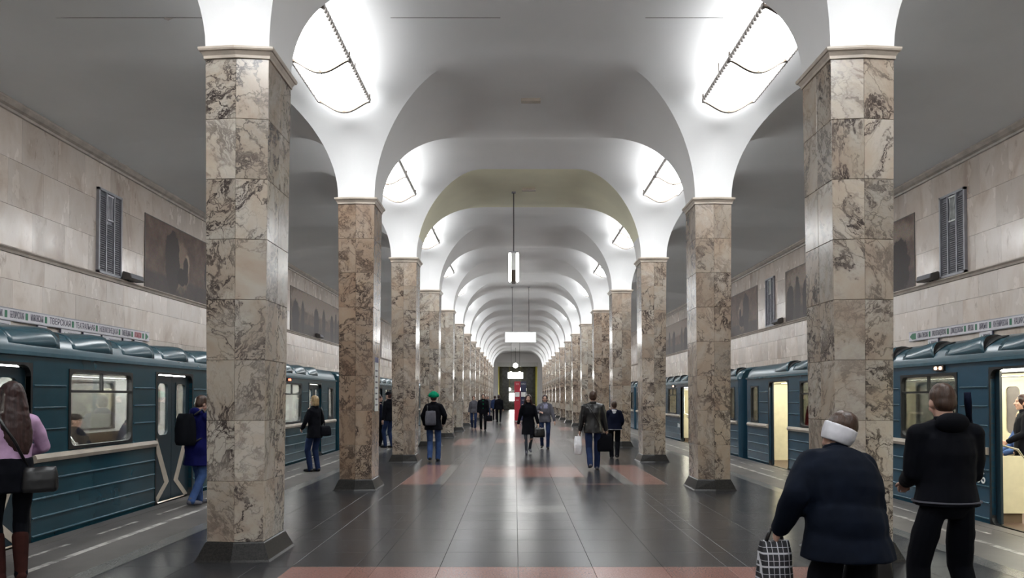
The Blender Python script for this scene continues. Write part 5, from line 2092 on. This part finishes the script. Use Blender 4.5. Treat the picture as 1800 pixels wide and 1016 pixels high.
w14 = human('man in black with cropped hair standing before the nearest right column', (2.83, 5.05, 0), R(2), 1.685, False, lean=0.02, la=(-0.17, 0.02), ra=(0.20, 0.04), lw=(-0.12, 0.27, 1.04), rw=(0.14, 0.27, 1.04), lpole=(-0.45, -1, -0.7), rpole=(0.45, -1, -0.7),
            head=(0.28, -0.12, 0), top='cloth_black', hem=0.02, bulk=1.16, legs='cloth_black', legr=1.18, hair=('crop', 'hair_brown'), vox=0.010, hood=True, extras=hem14)
um = thing('folded_umbrella', 'dark folded umbrella resting on the shoulder of the man in black', 'umbrella', to_world(w14, (0.17, 0.03, 1.30)), R(2))
MB().tube([(-0.035, -0.05, 0.33), (-0.028, -0.045, 0.26), (-0.01, -0.03, 0.14)], [0.022, 0.024, 0.016], 8).build('handle', 'cloth_navy', um, True)
MB().tube([(-0.01, -0.03, 0.16), (0.01, -0.02, 0.06), (0.02, 0.0, -0.06), (0.02, 0.06, -0.2)], [0.016, 0.026, 0.030, 0.012], 8).build('folded_canopy', 'cloth_black', um, True)

# far strollers by the info pillar
far = [(-0.98, 47.0, 0, 'cloth_black', 'cloth_black', 1.72, 'man in black walking away, just left of the info pillar'),
       (-1.95, 56.0, 180, 'cloth_grey', 'denim_dark', 1.66, 'person in grey far down the left of the nave'),
       (-2.25, 60.0, 180, 'cloth_navy', 'cloth_black', 1.64, 'person in navy farthest down the left of the nave'),
       (-1.35, 52.0, 0, 'denim_dark', 'cloth_black', 1.68, 'person in dark blue just beyond the man in black')]
for x, y, hd, tp, lg, H, lb in far:
    human(lb, (x, y, 0), R(hd), H, False, la=(-0.09, 0.12), ra=(0.09, -0.12, 0.12), top=tp, legs=lg, hair=('short', 'hair_dark'), vox=0.02)

# passengers
SEATK = dict(pelvis=(0, -0.02, 0.60), sitting=True, la=(-0.10, 0.42), ra=(0.10, 0.42), lw=(-0.12, 0.34, 0.72), rw=(0.12, 0.34, 0.72), collar=True)


def cap_of(mat):
    def f2(f):
        f['capmat'] = mat
        cap_extras(f)
    return f2


farL, farR = XL - (CW - 0.42), XR + (CW - 0.42)
human('seated boy in a dark cap seen through the near left train window', (farL, 13.35, 0), R(-90), 1.60, False, top='cloth_black', legs='cloth_black', hair=('crop', 'hair_dark'), vox=0.013, extras=cap_of('cloth_black'), **SEATK)
human('seated man in a navy cap bowing forward in the near left train window', (farL, 14.85, 0), R(-80), 1.72, False, lean=0.35, head=(0.35, 0.3, 0), top='cloth_grey', legs='denim', hair=('crop', 'hair_dark'), vox=0.013, extras=cap_of('cloth_navy'), **SEATK)
human('passenger in a blue denim jacket seated inside the near open right door', (XR + 2.0, 12.2, 0), R(82), 1.70, False, lean=0.05, head=(0, 0.6, 0), top='denim', legs='denim_dark', hair=('short', 'hair_blond'), vox=0.013, **SEATK)
human('dark haired passenger in black standing inside the near right door', (XR + 1.55, 11.5, -0.03), R(70), 1.66, True, lw=(-0.15, 0.25, 1.0), top='cloth_black', legs='cloth_black', hair=('bob', 'hair_dark'), vox=0.013)
human('passenger in a red jacket standing behind a right train window', (XR + 0.62, 17.1, -0.03), R(20), 1.72, True, top='cloth_red', legs='cloth_black', hair=('bob', 'hair_dark'), vox=0.013)
human('passenger in dark clothes seated by the farther open right door', (XR + 0.42, 16.4, 0), R(-90), 1.70, False, top='cloth_black', legs='denim_dark', hair=('short', 'hair_dark'), vox=0.014, **SEATK)

bpy.data.scenes.remove(TMP)
